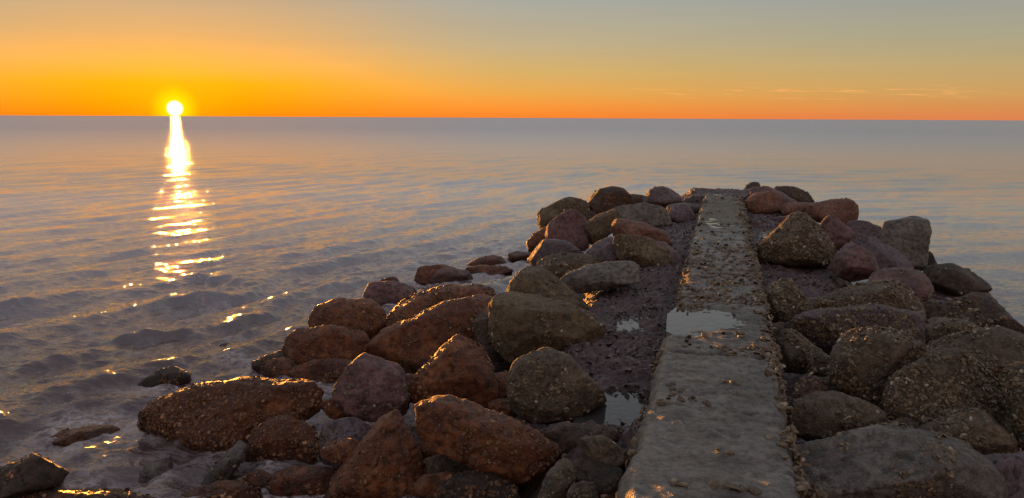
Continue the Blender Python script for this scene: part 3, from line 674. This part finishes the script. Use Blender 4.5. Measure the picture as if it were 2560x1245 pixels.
('boulder','E',"orange brown boulder lit on its left side, right of the wall's far end",GR,'red',0.45,.5,.9,.55,.0,[(165,220),(185,150),(215,103),(280,93),(340,95),(402,110),(425,180),(420,245),(300,260),(175,255)],[(230,150,.35),(350,150,.35)]),
('boulder','E','long grey backed rock behind the orange brown boulder',GR,'mauve',0.35,.7,.9,.7,.0,[(198,110),(240,68),(270,65),(340,90),(440,138),(535,180),(530,230),(420,240),(250,200)],[]),
('boulder','E','dark rounded boulder standing against the sea at the far right',GR,'dark',0.2,.4,.9,.55,.05,[(345,98),(380,66),(480,68),(550,93),(592,118),(640,175),(620,220),(450,210)],[(420,110,.3),(560,140,.3)]),
('boulder','E','low pink brown slab in front of the dark rounded boulder',GR,'red',0.35,.8,.8,.7,.0,[(405,240),(450,195),(530,178),(695,176),(720,230),(560,270),(430,265)],[]),
('boulder','E','pink topped block rock with a dark seaward end on the right heap',GR,'red',0.2,.6,.9,.8,.05,[(540,250),(640,195),(700,173),(770,158),(860,150),(892,163),(917,215),(942,290),(930,330),(860,340),(700,310),(590,290)],[(690,240,.4),(790,215,.5),(880,230,.4)]),
('rock','E','flat lavender slab lying in the weed behind the pointed barnacled boulder',GR,'purple',0.52,1.0,.6,.6,.0,[(335,290),(400,268),(520,255),(590,275),(540,330),(400,318)],[]),
('boulder','E','pointed triangular boulder thick with barnacles beside the right of the wall',GR,'olive',0.45,.5,.9,.4,.75,[(245,525),(300,470),(380,390),(430,320),(490,253),(540,240),(600,253),(652,300),(703,370),(753,450),(790,520),(780,590),(735,630),(620,615),(500,598),(380,592),(262,585)],[(510,310,.4),(560,420,.5),(690,520,.45)]),
('boulder','E','purple pyramid rock with a small sunlit corner behind the barnacled triangle',GR,'mauve',0.3,.5,.9,.85,.0,[(665,300),(720,263),(820,260),(862,310),(915,390),(930,470),(800,510),(720,450),(690,350)],[(730,310,.3),(800,330,.45)]),
('boulder','E','flat topped dark purple rock between the pyramid rock and the tall grey boulder',GR,'purple',0.15,.6,.9,.8,.0,[(855,310),(940,298),(1010,306),(1088,345),(1100,380),(1080,450),(900,440)],[(930,345,.3)]),
('boulder','E','tall grey boulder with a smooth hollow face, standing out against the sea',GR,'grey',0.1,.35,.9,.55,.0,[(1065,415),(1120,368),(1200,298),(1250,266),(1320,273),(1382,310),(1418,330),(1433,390),(1415,460),(1410,560),(1390,640),(1310,650),(1220,570),(1120,480)],[(1200,380,.3),(1300,360,.45),(1340,480,.4)]),
('boulder','E','reddish purple boulder with two steep facets in the middle of the right heap',GR,'mauve',0.3,.5,.9,.85,.02,[(725,630),(790,530),(850,463),(950,448),(1012,500),(1055,570),(1080,650),(1050,720),(850,720),(750,680)],[(850,520,.3),(960,530,.5),(940,620,.5)]),
('boulder','E','blue grey slab sloping to the sea under the tall grey boulder',GR,'purple',0.15,.8,.9,.75,.0,[(880,440),(960,403),(1060,418),(1150,478),(1240,538),(1295,600),(1310,680),(1100,720),(1000,620)],[(1040,480,.3),(1160,560,.3)]),
('boulder','E','dull purple ledge rock below the reddish faceted boulder',GR,'mauve',0.25,1.0,.8,.6,.1,[(1000,690),(1150,630),(1280,618),(1382,638),(1433,710),(1450,790),(1400,850),(1200,800),(1050,760)],[]),
('boulder','E','dark sloping rock at the right water edge below the tall grey boulder',GR,'dark',-.08,.7,.9,.6,.1,[(1365,620),(1440,588),(1560,588),(1660,638),(1742,700),(1805,750),(1840,795),(1700,830),(1560,830),(1420,770)],[(1460,650,.35),(1600,690,.4)]),
('rock','E','sliver of dark rock standing behind the tall grey boulder by the water',GR,'dark',-.05,.4,.8,.7,.0,[(1395,620),(1408,508),(1440,548),(1472,610),(1450,660)],[]),
('rock','E','small dark hump at the back of the dark sloping rock by the right water',GR,'dark',-.1,.5,.8,.5,.0,[(1600,650),(1630,622),(1680,622),(1712,660),(1700,710),(1620,710)],[]),
('boulder','E','brown oyster covered boulder squeezed against the right side of the wall',GR,'olive',0.2,.5,.9,.35,.75,[(310,770),(328,698),(420,688),(482,703),(533,770),(575,840),(630,890),(640,960),(520,1000),(440,1060),(390,1060),(335,980),(315,860)],[(410,780,.4),(470,850,.4)]),
('boulder','E','wide block with thick oyster clumps on its top and a smooth grey end',GR,'olive',0.2,.8,.9,.6,.8,[(640,900),(720,838),(850,788),(1000,748),(1100,718),(1228,701),(1275,740),(1335,800),(1380,870),(1390,980),(1300,1000),(1050,960),(850,950),(700,940)],[(900,850,.3),(1120,820,.4),(1250,830,.35)]),
('boulder','E','broad boulder with a patch of white oyster shells on its front',GR,'purple',0.2,.6,.9,.5,.7,[(430,1010),(480,958),(600,908),(830,888),(1000,870),(1120,878),(1250,928),(1375,950),(1395,1070),(1340,1180),(1150,1150),(950,1150),(780,1200),(640,1190),(480,1080)],[(560,980,.35),(800,960,.45),(1080,950,.45),(1280,1000,.4)]),
('boulder','E','crusted grey boulder against the wall under the oyster covered one',GR,'olive',0.15,.6,.9,.35,.8,[(365,1100),(410,1043),(480,1033),(550,1078),(620,1148),(735,1220),(760,1340),(420,1340)],[(480,1120,.35)]),
('boulder','E','dark brown pyramid boulder at the far right water edge',GR,'dark',0.0,.6,.9,.5,.35,[(1375,970),(1440,905),(1560,868),(1640,808),(1720,783),(1792,820),(1872,890),(1960,970),(2045,1045),(2100,1090),(1990,1110),(1850,1080),(1740,1080),(1560,1040)],[(1660,880,.4),(1760,900,.4)]),
('rock','E','small black rock tip in the channel behind the dark brown pyramid boulder',GR,'dark',-.08,.5,.8,.5,.0,[(1405,875),(1440,855),(1500,850),(1560,860),(1540,900),(1430,900)],[]),
# ---- near right
('boulder','F','round boulder with shells over its right half, dark hollow below it',GR,'olive',0.2,.5,.9,.4,.8,[(565,340),(588,240),(638,150),(700,108),(800,98),(930,113),(1050,138),(1175,200),(1220,240),(1180,330),(1090,420),(1000,500),(950,600),(900,660),(780,620),(660,540),(590,440)],[(700,190,.35),(900,200,.45),(1060,250,.4)]),
('boulder','F','smooth brown rock wedged behind the round shelly boulder near the right water',GR,'olive',0.12,.7,.9,.45,.35,[(1170,120),(1200,48),(1240,33),(1340,48),(1430,78),(1500,68),(1600,110),(1560,170),(1400,220),(1300,250),(1180,210)],[]),
('boulder','F','wide rough boulder with yellowish oyster clumps at the right edge',GR,'olive',0.2,.8,.9,.5,.65,[(1180,300),(1230,230),(1330,188),(1450,148),(1600,108),(1720,93),(1800,108),(1874,150),(2000,190),(2020,400),(1820,460),(1600,400),(1300,370)],[(1380,230,.3),(1600,200,.4),(1800,200,.35)]),
('boulder','F','largest rounded boulder on the right, plated with oyster shells, sunlit tip',GR,'olive',0.15,.55,.9,.3,1.0,[(925,610),(943,510),(988,430),(1070,368),(1170,328),(1260,263),(1330,238),(1430,248),(1503,298),(1593,368),(1683,440),(1755,540),(1808,660),(1830,780),(1760,840),(1600,840),(1400,840),(1200,840),(1040,800),(950,710)],[(1200,430,.4),(1360,380,.45),(1500,500,.45),(1250,560,.5)]),
('rock','F','small purple stone beside the wall above the low smooth slab',GR,'mauve',0.2,.6,.9,.45,.35,[(300,580),(340,480),(400,428),(440,415),(492,450),(543,500),(600,520),(600,590),(500,640),(330,640)],[]),
('rock','F','shelly stone in the gap between the wall and the round shelly boulder',GR,'olive',0.2,.5,.9,.35,.9,[(430,360),(453,280),(490,253),(532,280),(572,340),(580,430),(450,440)],[]),
('boulder','F','low smooth slab with a curved back in front of the small purple stone',GR,'olive',0.15,.6,.9,.35,.12,[(290,600),(380,578),(480,538),(580,523),(700,533),(800,568),(883,630),(938,690),(975,745),(960,830),(700,870),(480,880),(330,860),(300,720)],[(480,630,.35),(700,640,.4)]),
('boulder','F','huge flat grey slab in the foreground right of the wall with shells along its edge',GR,'grey',0.2,.9,.8,.35,.22,[(320,870),(420,808),(560,773),(700,758),(880,750),(1000,763),(1120,798),(1260,818),(1420,848),(1525,900),(1605,970),(1690,1040),(1760,1110),(1790,1200),(1790,1360),(400,1360),(390,1060),(340,960)],[(480,1040,.35),(760,1060,.45),(1060,1050,.5),(1350,1060,.5),(1600,1120,.4)]),
('boulder','F','humped brown boulder with a few large shells at the lower right edge',GR,'olive',0.15,.6,.9,.4,.35,[(1130,810),(1250,758),(1340,708),(1430,658),(1520,643),(1612,668),(1692,720),(1785,790),(1840,870),(1840,960),(1700,1000),(1560,990),(1400,920),(1250,870)],[(1460,740,.4),(1640,790,.4)]),
('boulder','F','shelly boulder cut by the right edge below the wide rough one',GR,'olive',0.15,.5,.9,.4,.8,[(1710,400),(1800,338),(1900,328),(2010,400),(2030,940),(1900,960),(1840,870),(1810,700),(1760,540)],[]),
('boulder','F','dark grey rock in the lower right corner beside the huge flat slab',GR,'purple',0.15,.7,.9,.4,.2,[(1540,970),(1650,938),(1800,943),(2010,950),(2020,1360),(1770,1360),(1750,1140),(1660,1040)],[(1780,1030,.35)]),
('rock','F','shell topped stone jammed between the wall and the huge flat slab at the bottom edge',GR,'dark',0.25,.5,.9,.35,.7,[(375,1200),(430,1148),(500,1178),(570,1240),(590,1360),(390,1360)],[]),
]

SG = 'small stones wedged in the gaps'
rs_ = np.random.default_rng(31)
for px, py, rad_, zb_, side_ in ((640, 1015, 44, 0.05, 0), (850, 1015, 40, 0.08, 0), (1015, 965, 46, 0.1, 0), (1255, 965, 48, 0.12, 0), (1268, 1020, 40, 0.12, 0), (705, 1135, 46, 0.05, 0),
        (1335, 1115, 40, 0.1, 0), (985, 1010, 36, 0.08, 0), (1180, 965, 34, 0.1, 0), 
        (860, 1130, 45, 0.08, 0), (700, 925, 40, 0.02, 0), (1090, 1120, 45, 0.1, 0), (1100, 1215, 50, 0.1, 0), (1400, 1180, 46, 0.14, 0), (1500, 1130, 42, 0.2, 0), (1490, 1225, 48, 0.2, 0),
        (1965, 1010, 36, 0.15, 1), (2205, 1015, 42, 0.15, 1), (2250, 1075, 45, 0.15, 1), (2010, 905, 36, 0.15, 1), (2065, 965, 34, 0.15, 1), (2150, 1060, 40, 0.15, 1), (2290, 800, 34, 0.02, 1), (2320, 770, 28, 0.02, 1), (1950, 830, 30, 0.2, 1), (2330, 900, 34, 0.1, 1)):
    a_ = np.linspace(0, 2 * np.pi, 9, endpoint=False) + rs_.uniform(0, .6)
    out_ = [(px + rad_ * rs_.uniform(.75, 1.2) * math.cos(v) * 1.2, py + rad_ * rs_.uniform(.7, 1.1) * math.sin(v) * 0.8) for v in a_]
    ROCKS.append(('stone', 'M', 'small %s stone wedged low in a gap between bigger boulders, %s of the wall' % (('reddish brown', 'left') if not side_ else ('dark olive', 'right')), SG,
                  'glow_red' if not side_ else 'olive', zb_, .6, .9, .5, .25, out_, []))

RNG = np.random.default_rng(5)

def hull_mesh(pts):
    bm = bmesh.new()
    for p in pts: bm.verts.new(tuple(p))
    r = bmesh.ops.convex_hull(bm, input=bm.verts)
    junk = list({e for e in r['geom_interior'] + r['geom_unused'] if isinstance(e, bmesh.types.BMVert)})
    bmesh.ops.delete(bm, geom=junk, context='VERTS')
    bmesh.ops.recalc_face_normals(bm, faces=bm.faces)
    me = bpy.data.meshes.new('hull'); bm.to_mesh(me); bm.free()
    return me

def cut_hull(pts, ring, sharp, rng, cx):
    """convex body of the points, broken along a few fracture planes"""
    me = hull_mesh(pts)
    bm = bmesh.new(); bm.from_mesh(me); bpy.data.meshes.remove(me)
    fw = -ray(cx, 900); fw[2] = 0; fw /= np.linalg.norm(fw)
    rt = np.array([-fw[1], fw[0], 0.0]); up = np.array([0, 0, 1.0])
    # each plane passes close to a corner of the outline and shears off what bulges past it
    nrm = [(fw + 0.95 * up, .25), (fw + 0.1 * up - 0.75 * rt, .35), (fw + 0.1 * up + 0.75 * rt, .35), (fw + 0.55 * up - 0.35 * rt, .45), (fw + 0.55 * up + 0.4 * rt, .45),
           (fw - 0.1 * up, .5), (0.5 * fw + up, .15), (0.6 * fw + 0.5 * up - rt, .2), (0.6 * fw + 0.5 * up + rt, .2)]
    if sharp > 0.62:
        for k_ in range(4): nrm.append((fw + rt * rng.uniform(-1.1, 1.1) + up * rng.uniform(-0.1, 0.9), 0.35))
    for n, c in nrm:
        n = n / np.linalg.norm(n) + rng.normal(0, 0.14, 3); n /= np.linalg.norm(n)
        vs_ = np.array([v.co[:] for v in bm.verts]); q = vs_ @ n
        h = q.max(); ho = (ring @ n).max()
        if h - ho < 1e-3: continue
        d = ho + (h - ho) * c * rng.uniform(0.5, 1.5)
        r = bmesh.ops.bisect_plane(bm, geom=bm.verts[:] + bm.edges[:] + bm.faces[:], plane_co=tuple(n * d), plane_no=tuple(n), clear_outer=True)
        ed = [e for e in r['geom_cut'] if isinstance(e, bmesh.types.BMEdge)]
        if ed: bmesh.ops.edgeloop_fill(bm, edges=ed)
    bmesh.ops.recalc_face_normals(bm, faces=bm.faces)
    me = bpy.data.meshes.new('hull'); bm.to_mesh(me); bm.free()
    return me

def shells(pts, nrm, size, rng):
    """many small cupped oyster and barnacle shells as one mesh"""
    n = len(pts)
    K = 7
    a = np.linspace(0, 2 * np.pi, K, endpoint=False)
    up = nrm + rng.normal(0, 0.42, nrm.shape); up /= np.linalg.norm(up, axis=1)[:, None]
    ref = rng.normal(0, 1, up.shape)
    tx = np.cross(up, ref); tx /= np.linalg.norm(tx, axis=1)[:, None] + 1e-9
    ty = np.cross(up, tx)
    sz = size * np.clip(np.exp(rng.normal(0, 0.40, n)), 0.4, 1.7); el = rng.uniform(0.5, 0.85, n)
    V = np.zeros((n, K * 2 + 1, 3))
    for j in range(K):
        wob = rng.uniform(0.78, 1.18, n)
        egg = 1 + 0.25 * np.cos(a[j])
        rim = pts + tx * (np.cos(a[j]) * sz * wob)[:, None] + ty * (np.sin(a[j]) * sz * el * wob * egg)[:, None]
        V[:, j] = rim - up * (0.22 * sz)[:, None]
        V[:, K + j] = pts + (rim - pts) * 0.80 + up * (0.20 * sz * rng.uniform(0.5, 1.3, n))[:, None]
    V[:, 2 * K] = pts + up * (sz * rng.uniform(-0.05, 0.42, n))[:, None]
    f = []
    for j in range(K):
        q = (j + 1) % K
        f += [(j, q, K + q), (j, K + q, K + j), (K + j, K + q, 2 * K)]
    f = np.array(f)
    faces = (f[None] + (np.arange(n) * (2 * K + 1))[:, None, None]).reshape(-1, 3)
    tone = np.repeat(np.clip(rng.beta(2.2, 2.6, n) + (rng.random(n) < 0.06) * 0.35, 0, 1), 2 * K + 1)
    return V.reshape(-1, 3), faces, tone

def shell_object(pts, nrm, size, rng, parent, name='oyster_crust', mat=None):
    V, Fc, tone = shells(pts, nrm, size, rng)
    me = np_mesh(name, V, Fc, smooth=False)
    add_attr(me, 'tone', tone)
    return link(name, me, mat or SHELL, parent, kind='stuff')

dg = None
for ri, (name, view, label, group, mat, zb, lean, thick, sharp, cover, outline, ridge) in enumerate(ROCKS):
    rng = np.random.default_rng(1000 + ri)
    sharp = min(1.0, sharp + 0.15)
    k, ox, oy = VIEW[view]
    if zb < 0.03: zb = 0.02 if group == GW else 0.05
    if zb >= 0.08 and group != GW: zb += 0.18 if zb < 0.4 else 0.06
    P2 = np.array([(x / k + ox, y / k + oy) for x, y in outline])
    yb, yt = P2[:, 1].max(), P2[:, 1].min(); cx = P2[:, 0].mean()
    D0 = at_z(cx, yb, zb)[1]
    wm = (P2[:, 0].max() - P2[:, 0].min()) * D0 / F; hm = (yb - yt) * D0 / F
    T = thick * (0.55 * wm + 0.45 * hm)
    T = min(T, 1.25 * hm + 0.25 * wm)
    cen = P2.mean(0)
    dep_at = lambda y: D0 + lean * hm * (yb - y) / max(yb - yt, 1e-6) + 0.10 * T
    pts = []
    for (x, y) in P2:
        pts.append(at_depth(x, y, dep_at(y) + 0.05 * T * rng.uniform(-1, 1)))
    ring = np.array(pts)
    for f_, j_ in ((0.66, 0.30), (0.34, 0.42)):
        for (x, y) in P2[rng.integers(0, len(P2), 2 if ridge else 4)]:
            q = cen + (np.array([x, y]) - cen) * f_
            pts.append(at_depth(q[0], q[1], dep_at(q[1]) - j_ * T * rng.uniform(0.55, 1.05)))
    for (x, y, jut) in ridge:
        q = (x / k + ox, y / k + oy)
        pts.append(at_depth(q[0], q[1], dep_at(q[1]) - jut * T * 0.95))
    for f_, j_ in ((0.80, 0.45), (0.50, 0.80)):
        for (x, y) in P2[::2]:
            q = cen + (np.array([x, y]) - cen) * f_ * rng.uniform(0.85, 1.0)
            pts.append(at_depth(q[0], q[1], dep_at(q[1]) + j_ * T * rng.uniform(0.85, 1.1)))
    for (x, y) in P2:
        if y > yb - 0.3 * (yb - yt): pts.append(at_depth(x, y, dep_at(y) + 0.55 * T))
    pts = np.array(pts)
    me0 = cut_hull(pts, ring, sharp, rng, cx)
    base = pts.mean(0); base[2] = pts[:, 2].min()
    me0.transform(Matrix.Translation(-Vector(base)))
    tmp = bpy.data.objects.new('tmp', me0); scene.collection.objects.link(tmp)
    vox = float(np.clip(D0 * 0.0026, 0.0085, 0.05)); vox = max(vox, (wm + hm + T) / 3 / 75)
    md = tmp.modifiers.new('r', 'REMESH'); md.mode = 'VOXEL'; md.voxel_size = vox
    ms = tmp.modifiers.new('s', 'SMOOTH'); ms.factor = 0.5
    size = (wm + hm) / 2
    ms.iterations = int(np.clip((0.004 + 0.024 * (1 - sharp)) ** 2 * size ** 2 / vox ** 2 * 2.2, 2, 60))
    dg = bpy.context.evaluated_depsgraph_get()
    me = bpy.data.meshes.new_from_object(tmp.evaluated_get(dg))
    bpy.data.objects.remove(tmp); bpy.data.meshes.remove(me0)
    me.name = name
    co = mesh_co(me); no = mesh_no(me)
    so = co + rng.uniform(-50, 50, 3)
    lump = 0.55 if sharp < 0.62 else 0.35
    # chisel flat facets wherever the body bulges
    for k_ in range(int(8 + 7 * sharp)):
        n_ = rng.normal(0, 1, 3); n_ /= np.linalg.norm(n_)
        pr_ = co @ n_
        ex = pr_ - (pr_.max() - size * rng.uniform(0.02, 0.06 + 0.09 * sharp))
        co = co - n_ * np.maximum(ex, 0)[:, None] * 1.0
    so = co + rng.uniform(-50, 50, 3)
    d = lump * size * (0.04 * fbm(so / size * 1.7, 2, 0.5, ri) + 0.032 * fbm(so / size * 4.5, 3, 0.5, ri + 40))
    if sharp > 0.6:      # chipped, planar breakage
        d += size * 0.05 * (np.round(vnoise(so / size * 2.6, ri + 7) * 5) / 5)
    rr_ = fbm(so * 11.0, 3, 0.55, ri + 80)
    d += (0.013 if sharp < 0.6 else 0.008) * rr_ + 0.0055 * fbm(so * 38.0, 2, 0.6, ri + 90)
    cl = fbm(so * 3.2, 3, 0.55, ri + 120)
    d += 0.022 * size ** 0.5 * fbm(so * 5.0, 3, 0.55, ri + 60, ridged=True) - 0.004
    d += cover * 0.008 * sstep(cl, 0.0, 0.3) * np.abs(vnoise(so * 24.0, ri + 130))
    crk = np.abs(fbm(so * 2.1 / max(size, .5), 3, 0.5, ri + 150))
    d -= (0.016 if sharp > 0.5 else 0.007) * np.clip(1 - crk / 0.035, 0, 1)
    co2 = co + no * d[:, None] + no * (0.012 * size)
    # the rounding eats into the body: let it grow back about its own centre to the size it has
    wp = co2 + base - np.array([0, 0, CAMZ]); cp = wp @ R3
    qx = W / 2 - F * cp[:, 0] / cp[:, 2]; qy = H / 2 + F * cp[:, 1] / cp[:, 2]
    sx = np.clip((P2[:, 0].max() - P2[:, 0].min()) / (qx.max() - qx.min()), 0.9, 1.35)
    sz_ = np.clip((yb - yt) / (qy.max() - qy.min()), 0.9, 1.35)
    mc = (co2.max(0) + co2.min(0)) / 2
    co2 = mc + (co2 - mc) * np.array([sx, (sx + sz_) / 2, sz_])
    wp = co2 + base - np.array([0, 0, CAMZ]); cp = wp @ R3
    qx = W / 2 - F * cp[:, 0] / cp[:, 2]; qy = H / 2 + F * cp[:, 1] / cp[:, 2]
    base = base + np.array([((P2[:, 0].max() + P2[:, 0].min()) - (qx.max() + qx.min())) / 2 * D0 / F, 0, -((yb + yt) - (qy.max() + qy.min())) / 2 * D0 / F])
    me.vertices.foreach_set('co', co2.astype(np.float32).ravel())
    me.polygons.foreach_set('use_smooth', np.ones(len(me.polygons), dtype=bool))
    me.update()
    cl2 = cl + 0.55 * fbm(co / size * 1.6 + ri, 2, 0.5, 300 + ri)
    add_attr(me, 'crust', min(1.0, cover * 1.5) * sstep(cl2, 0.12 - 0.5 * cover, 0.36 - 0.5 * cover))
    o = link(name, me, ROCK[mat], None, label=label, category=name, group=group)
    o.location = tuple(base)
    if cover > 0.03:
        # shells sit in clusters on the faces that can be seen or are lit, not under the rock
        tocam = np.array([0, 0, CAMZ]) - (co2 + base); dist = np.linalg.norm(tocam, axis=1); tocam /= dist[:, None]
        facing = (no * tocam).sum(1)
        psz = (0.0135 if D0 < 7.5 else 0.019) * (1.15 if group == GR else 0.95)
        area = wm * hm * 2.2
        want = int(min(3600, cover * area / (psz ** 2 * 3.2) * (1.4 if group == GR else 0.55)))
        keep = (facing > -0.25) & (no[:, 2] > -0.6)
        wgt = keep * (0.006 + sstep(cl2, 0.20 - 0.5 * cover, 0.40 - 0.5 * cover))
        if group != GR: wgt = wgt * (0.12 + sstep((co2[:, 2] - co2[:, 2].min()) / np.ptp(co2[:, 2]), 0.97, 0.72))
        if want > 3 and wgt.sum() > 0:
            idx = rng.choice(len(co2), size=min(want, int((wgt > 0.01).sum())), replace=False, p=wgt / wgt.sum())
            shell_object(co2[idx], no[idx], psz, rng, o, mat=SHELL_GLOW_RED if mat in ('glow_red', 'dark') and group != GR else SHELL)

# ------------------------------------------------------------------ oysters on the wall top and its edges
rng = np.random.default_rng(77)
N = 26000
s_ = S_NEAR + 0.3 + (S_END - S_NEAR - 0.6) * rng.random(N) ** 0.9; u_ = rng.uniform(UL2 - 0.02, UR2 + 0.03, N)
x_, y_ = from_su(s_, u_)
nz = fbm(xy0(x_, y_, 3.6), 3, 0.6, 201) + 0.5 * fbm(np.stack([s_ * 7, u_ * 1.4, s_ * 0], 1), 2, 0.6, 207)
mid = sstep(s_, 6.2, 7.2) * sstep(s_, 11.5, 9.5)
redge = sstep(u_, UR2 - 0.16, UR2 - 0.03); ledge = 0.35 * sstep(u_, UL2 + 0.08, UL2) * sstep(s_, 6, 8)
band = 0.9 * np.exp(-((s_ - S_J1 - 0.10) / 0.10) ** 2) + 0.6 * np.exp(-((s_ - S_J2) / 0.12) ** 2) + 0.45 * np.exp(-((s_ - 5.7) / 0.35) ** 2) * sstep(u_, 0.0, 0.25)
pr = np.clip(-0.30 + 0.95 * nz + 0.42 * mid + 0.62 * redge + ledge + 0.75 * band + 0.10 * sstep(s_, 5, 7) + 0.06 * sstep(s_, 6, 3) * sstep(u_, -.1, .25), 0, 1)
for (px, py, rs, ru, dep) in PUD[:2]:
    s0, u0 = px_su(px, py); pr *= 1 - 0.9 * np.exp(-((s_ - s0) / (rs * .8)) ** 2 - ((u_ - u0) / ru) ** 2)
m_ = rng.random(N) < pr * 0.62
s_, u_, x_, y_ = s_[m_], u_[m_], x_[m_], y_[m_]
z_ = wall_top(s_, u_) - 0.05 * sstep(np.abs(u_ - 0.5 * (UL2 + UR2)), 0.5 * (UR2 - UL2) - 0.05, 0.5 * (UR2 - UL2) + 0.02)
nn_ = np.stack([rng.normal(0, .25, len(s_)), rng.normal(0, .25, len(s_)), np.ones(len(s_))], 1)
shell_object(np.stack([x_, y_, z_ + 0.006], 1), nn_ / np.linalg.norm(nn_, axis=1)[:, None], 0.021, rng, wall)
# clusters hanging down both sides
N = 5200
s_ = S_NEAR + 0.2 + (S_END - S_NEAR - 0.4) * rng.random(N); sd_ = rng.random(N) < 0.6
u_ = np.where(sd_, np.where(s_ < S_J1, UR, UR2) + 0.012, np.where(s_ < S_J1, UL, UL2) - 0.012)
zz = WTOP - 0.03 - 0.45 * rng.random(N) ** 1.4
x_, y_ = from_su(s_, u_)
keep = fbm(np.stack([s_ * 3, zz * 3, u_], 1), 3, 0.6, 221) > -0.12
x_, y_, zz, sd_ = x_[keep], y_[keep], zz[keep], sd_[keep]
nn_ = np.where(sd_[:, None], np.array([WU[0], WU[1], 0.3]), np.array([-WU[0], -WU[1], 0.3])) + rng.normal(0, .2, (len(x_), 3))
shell_object(np.stack([x_, y_, zz], 1), nn_ / np.linalg.norm(nn_, axis=1)[:, None], 0.021, rng, wall)

# ------------------------------------------------------------------ seaweed on the rubble bed: countless small tufts, one mass
mweed, t, b = new_mat('dark_seaweed')
a = t.new('ShaderNodeAttribute', attribute_name='tone')
t.l.new(t.ramp(a.outputs['Fac'], [(0.0, (0.030, 0.018, 0.018)), (0.6, (0.085, 0.052, 0.050)), (1.0, (0.170, 0.115, 0.100))]), b.inputs['Base Color'])
b.inputs['Roughness'].default_value = 0.38
N = 60000
s_ = rng.uniform(3.9, S_END + 0.8, N); side = rng.random(N) < 0.56
off = rng.random(N) ** 1.1
u_ = np.where(side, UL2 - 0.02 - 1.9 * off, UR2 + 0.03 + 1.9 * off)
x_, y_ = from_su(s_, u_)
nz = fbm(xy0(x_, y_, 2.4), 4, 0.6, 231)
m_ = rng.random(N) < np.clip(0.35 + 1.3 * nz, 0, 1)
m_ &= np.where(side, s_ > 4.3, s_ > 7.2)
x_, y_ = x_[m_], y_[m_]
z_ = bed_height(x_, y_)
n = len(x_)
P0 = np.stack([x_, y_, z_], 1)
ang = rng.uniform(0, 6.28, n); L = 0.022 * np.exp(rng.normal(0, 0.4, n)); tilt = rng.uniform(0.1, 1.1, n)
dv = np.stack([np.cos(ang) * np.cos(tilt), np.sin(ang) * np.cos(tilt), np.sin(tilt)], 1)
sv = np.stack([-np.sin(ang), np.cos(ang), rng.normal(0, .4, n)], 1)
wd = L * rng.uniform(0.3, 0.8, n)
V = np.stack([P0 - sv * (wd * .5)[:, None], P0 + sv * (wd * .5)[:, None], P0 + dv * (L * .6)[:, None] + sv * wd[:, None], P0 + dv * (L * .7)[:, None] - sv * wd[:, None],
              P0 + dv * L[:, None] * 1.3 - np.stack([x_ * 0, x_ * 0, L * .5], 1)], 1)
f = np.array([(0, 1, 2), (0, 2, 3), (3, 2, 4)])
faces = (f[None] + (np.arange(n) * 5)[:, None, None]).reshape(-1, 3)
me = np_mesh('seaweed', V.reshape(-1, 3), faces, smooth=False)
add_attr(me, 'tone', np.repeat(rng.random(n), 5))
link('seaweed', me, mweed, None, kind='stuff', label='dark wet seaweed matted over the rubble on both sides of the wall')

# ------------------------------------------------------------------ foam where the sea meets the stones
GX0, GY0, GC = -9.0, 1.0, 0.06
occ = np.zeros((int(20 / GC), int(26 / GC)), dtype=bool)
for o in scene.objects:
    if o.type == 'MESH' and o.parent is None and o.name.split('.')[0] in ('boulder', 'rock', 'rubble_bed'):
        cw = mesh_co(o.data) + np.array(o.location)
        k_ = np.abs(cw[:, 2]) < 0.07
        ix = ((cw[k_, 0] - GX0) / GC).astype(int); iy = ((cw[k_, 1] - GY0) / GC).astype(int)
        g_ = (ix >= 0) & (iy >= 0) & (ix < occ.shape[0]) & (iy < occ.shape[1])
        occ[ix[g_], iy[g_]] = True
dist = np.where(occ, 0.0, 9.0)
for it in range(12):
    pd = np.pad(dist, 1, constant_values=9.0)
    for dx, dy, c_ in ((0, 1, 1), (2, 1, 1), (1, 0, 1), (1, 2, 1), (0, 0, 1.41), (2, 2, 1.41), (0, 2, 1.41), (2, 0, 1.41)):
        dist = np.minimum(dist, pd[dx:dx + dist.shape[0], dy:dy + dist.shape[1]] + c_ * GC)
sco = mesh_co(sea_me)
ix = ((sco[:, 0] - GX0) / GC).astype(int); iy = ((sco[:, 1] - GY0) / GC).astype(int)
g_ = (ix >= 0) & (iy >= 0) & (ix < occ.shape[0]) & (iy < occ.shape[1])
dd = np.full(len(sco), 9.0); dd[g_] = dist[ix[g_], iy[g_]]
lap = sstep(dd, 0.42, 0.04) * sstep(fbm(sco * np.array([1.4, 1.4, 0]), 3, 0.6, 401), -0.25, 0.25)
add_attr(sea_me, 'foam', np.clip(np.maximum(fm, lap), 0, 1))
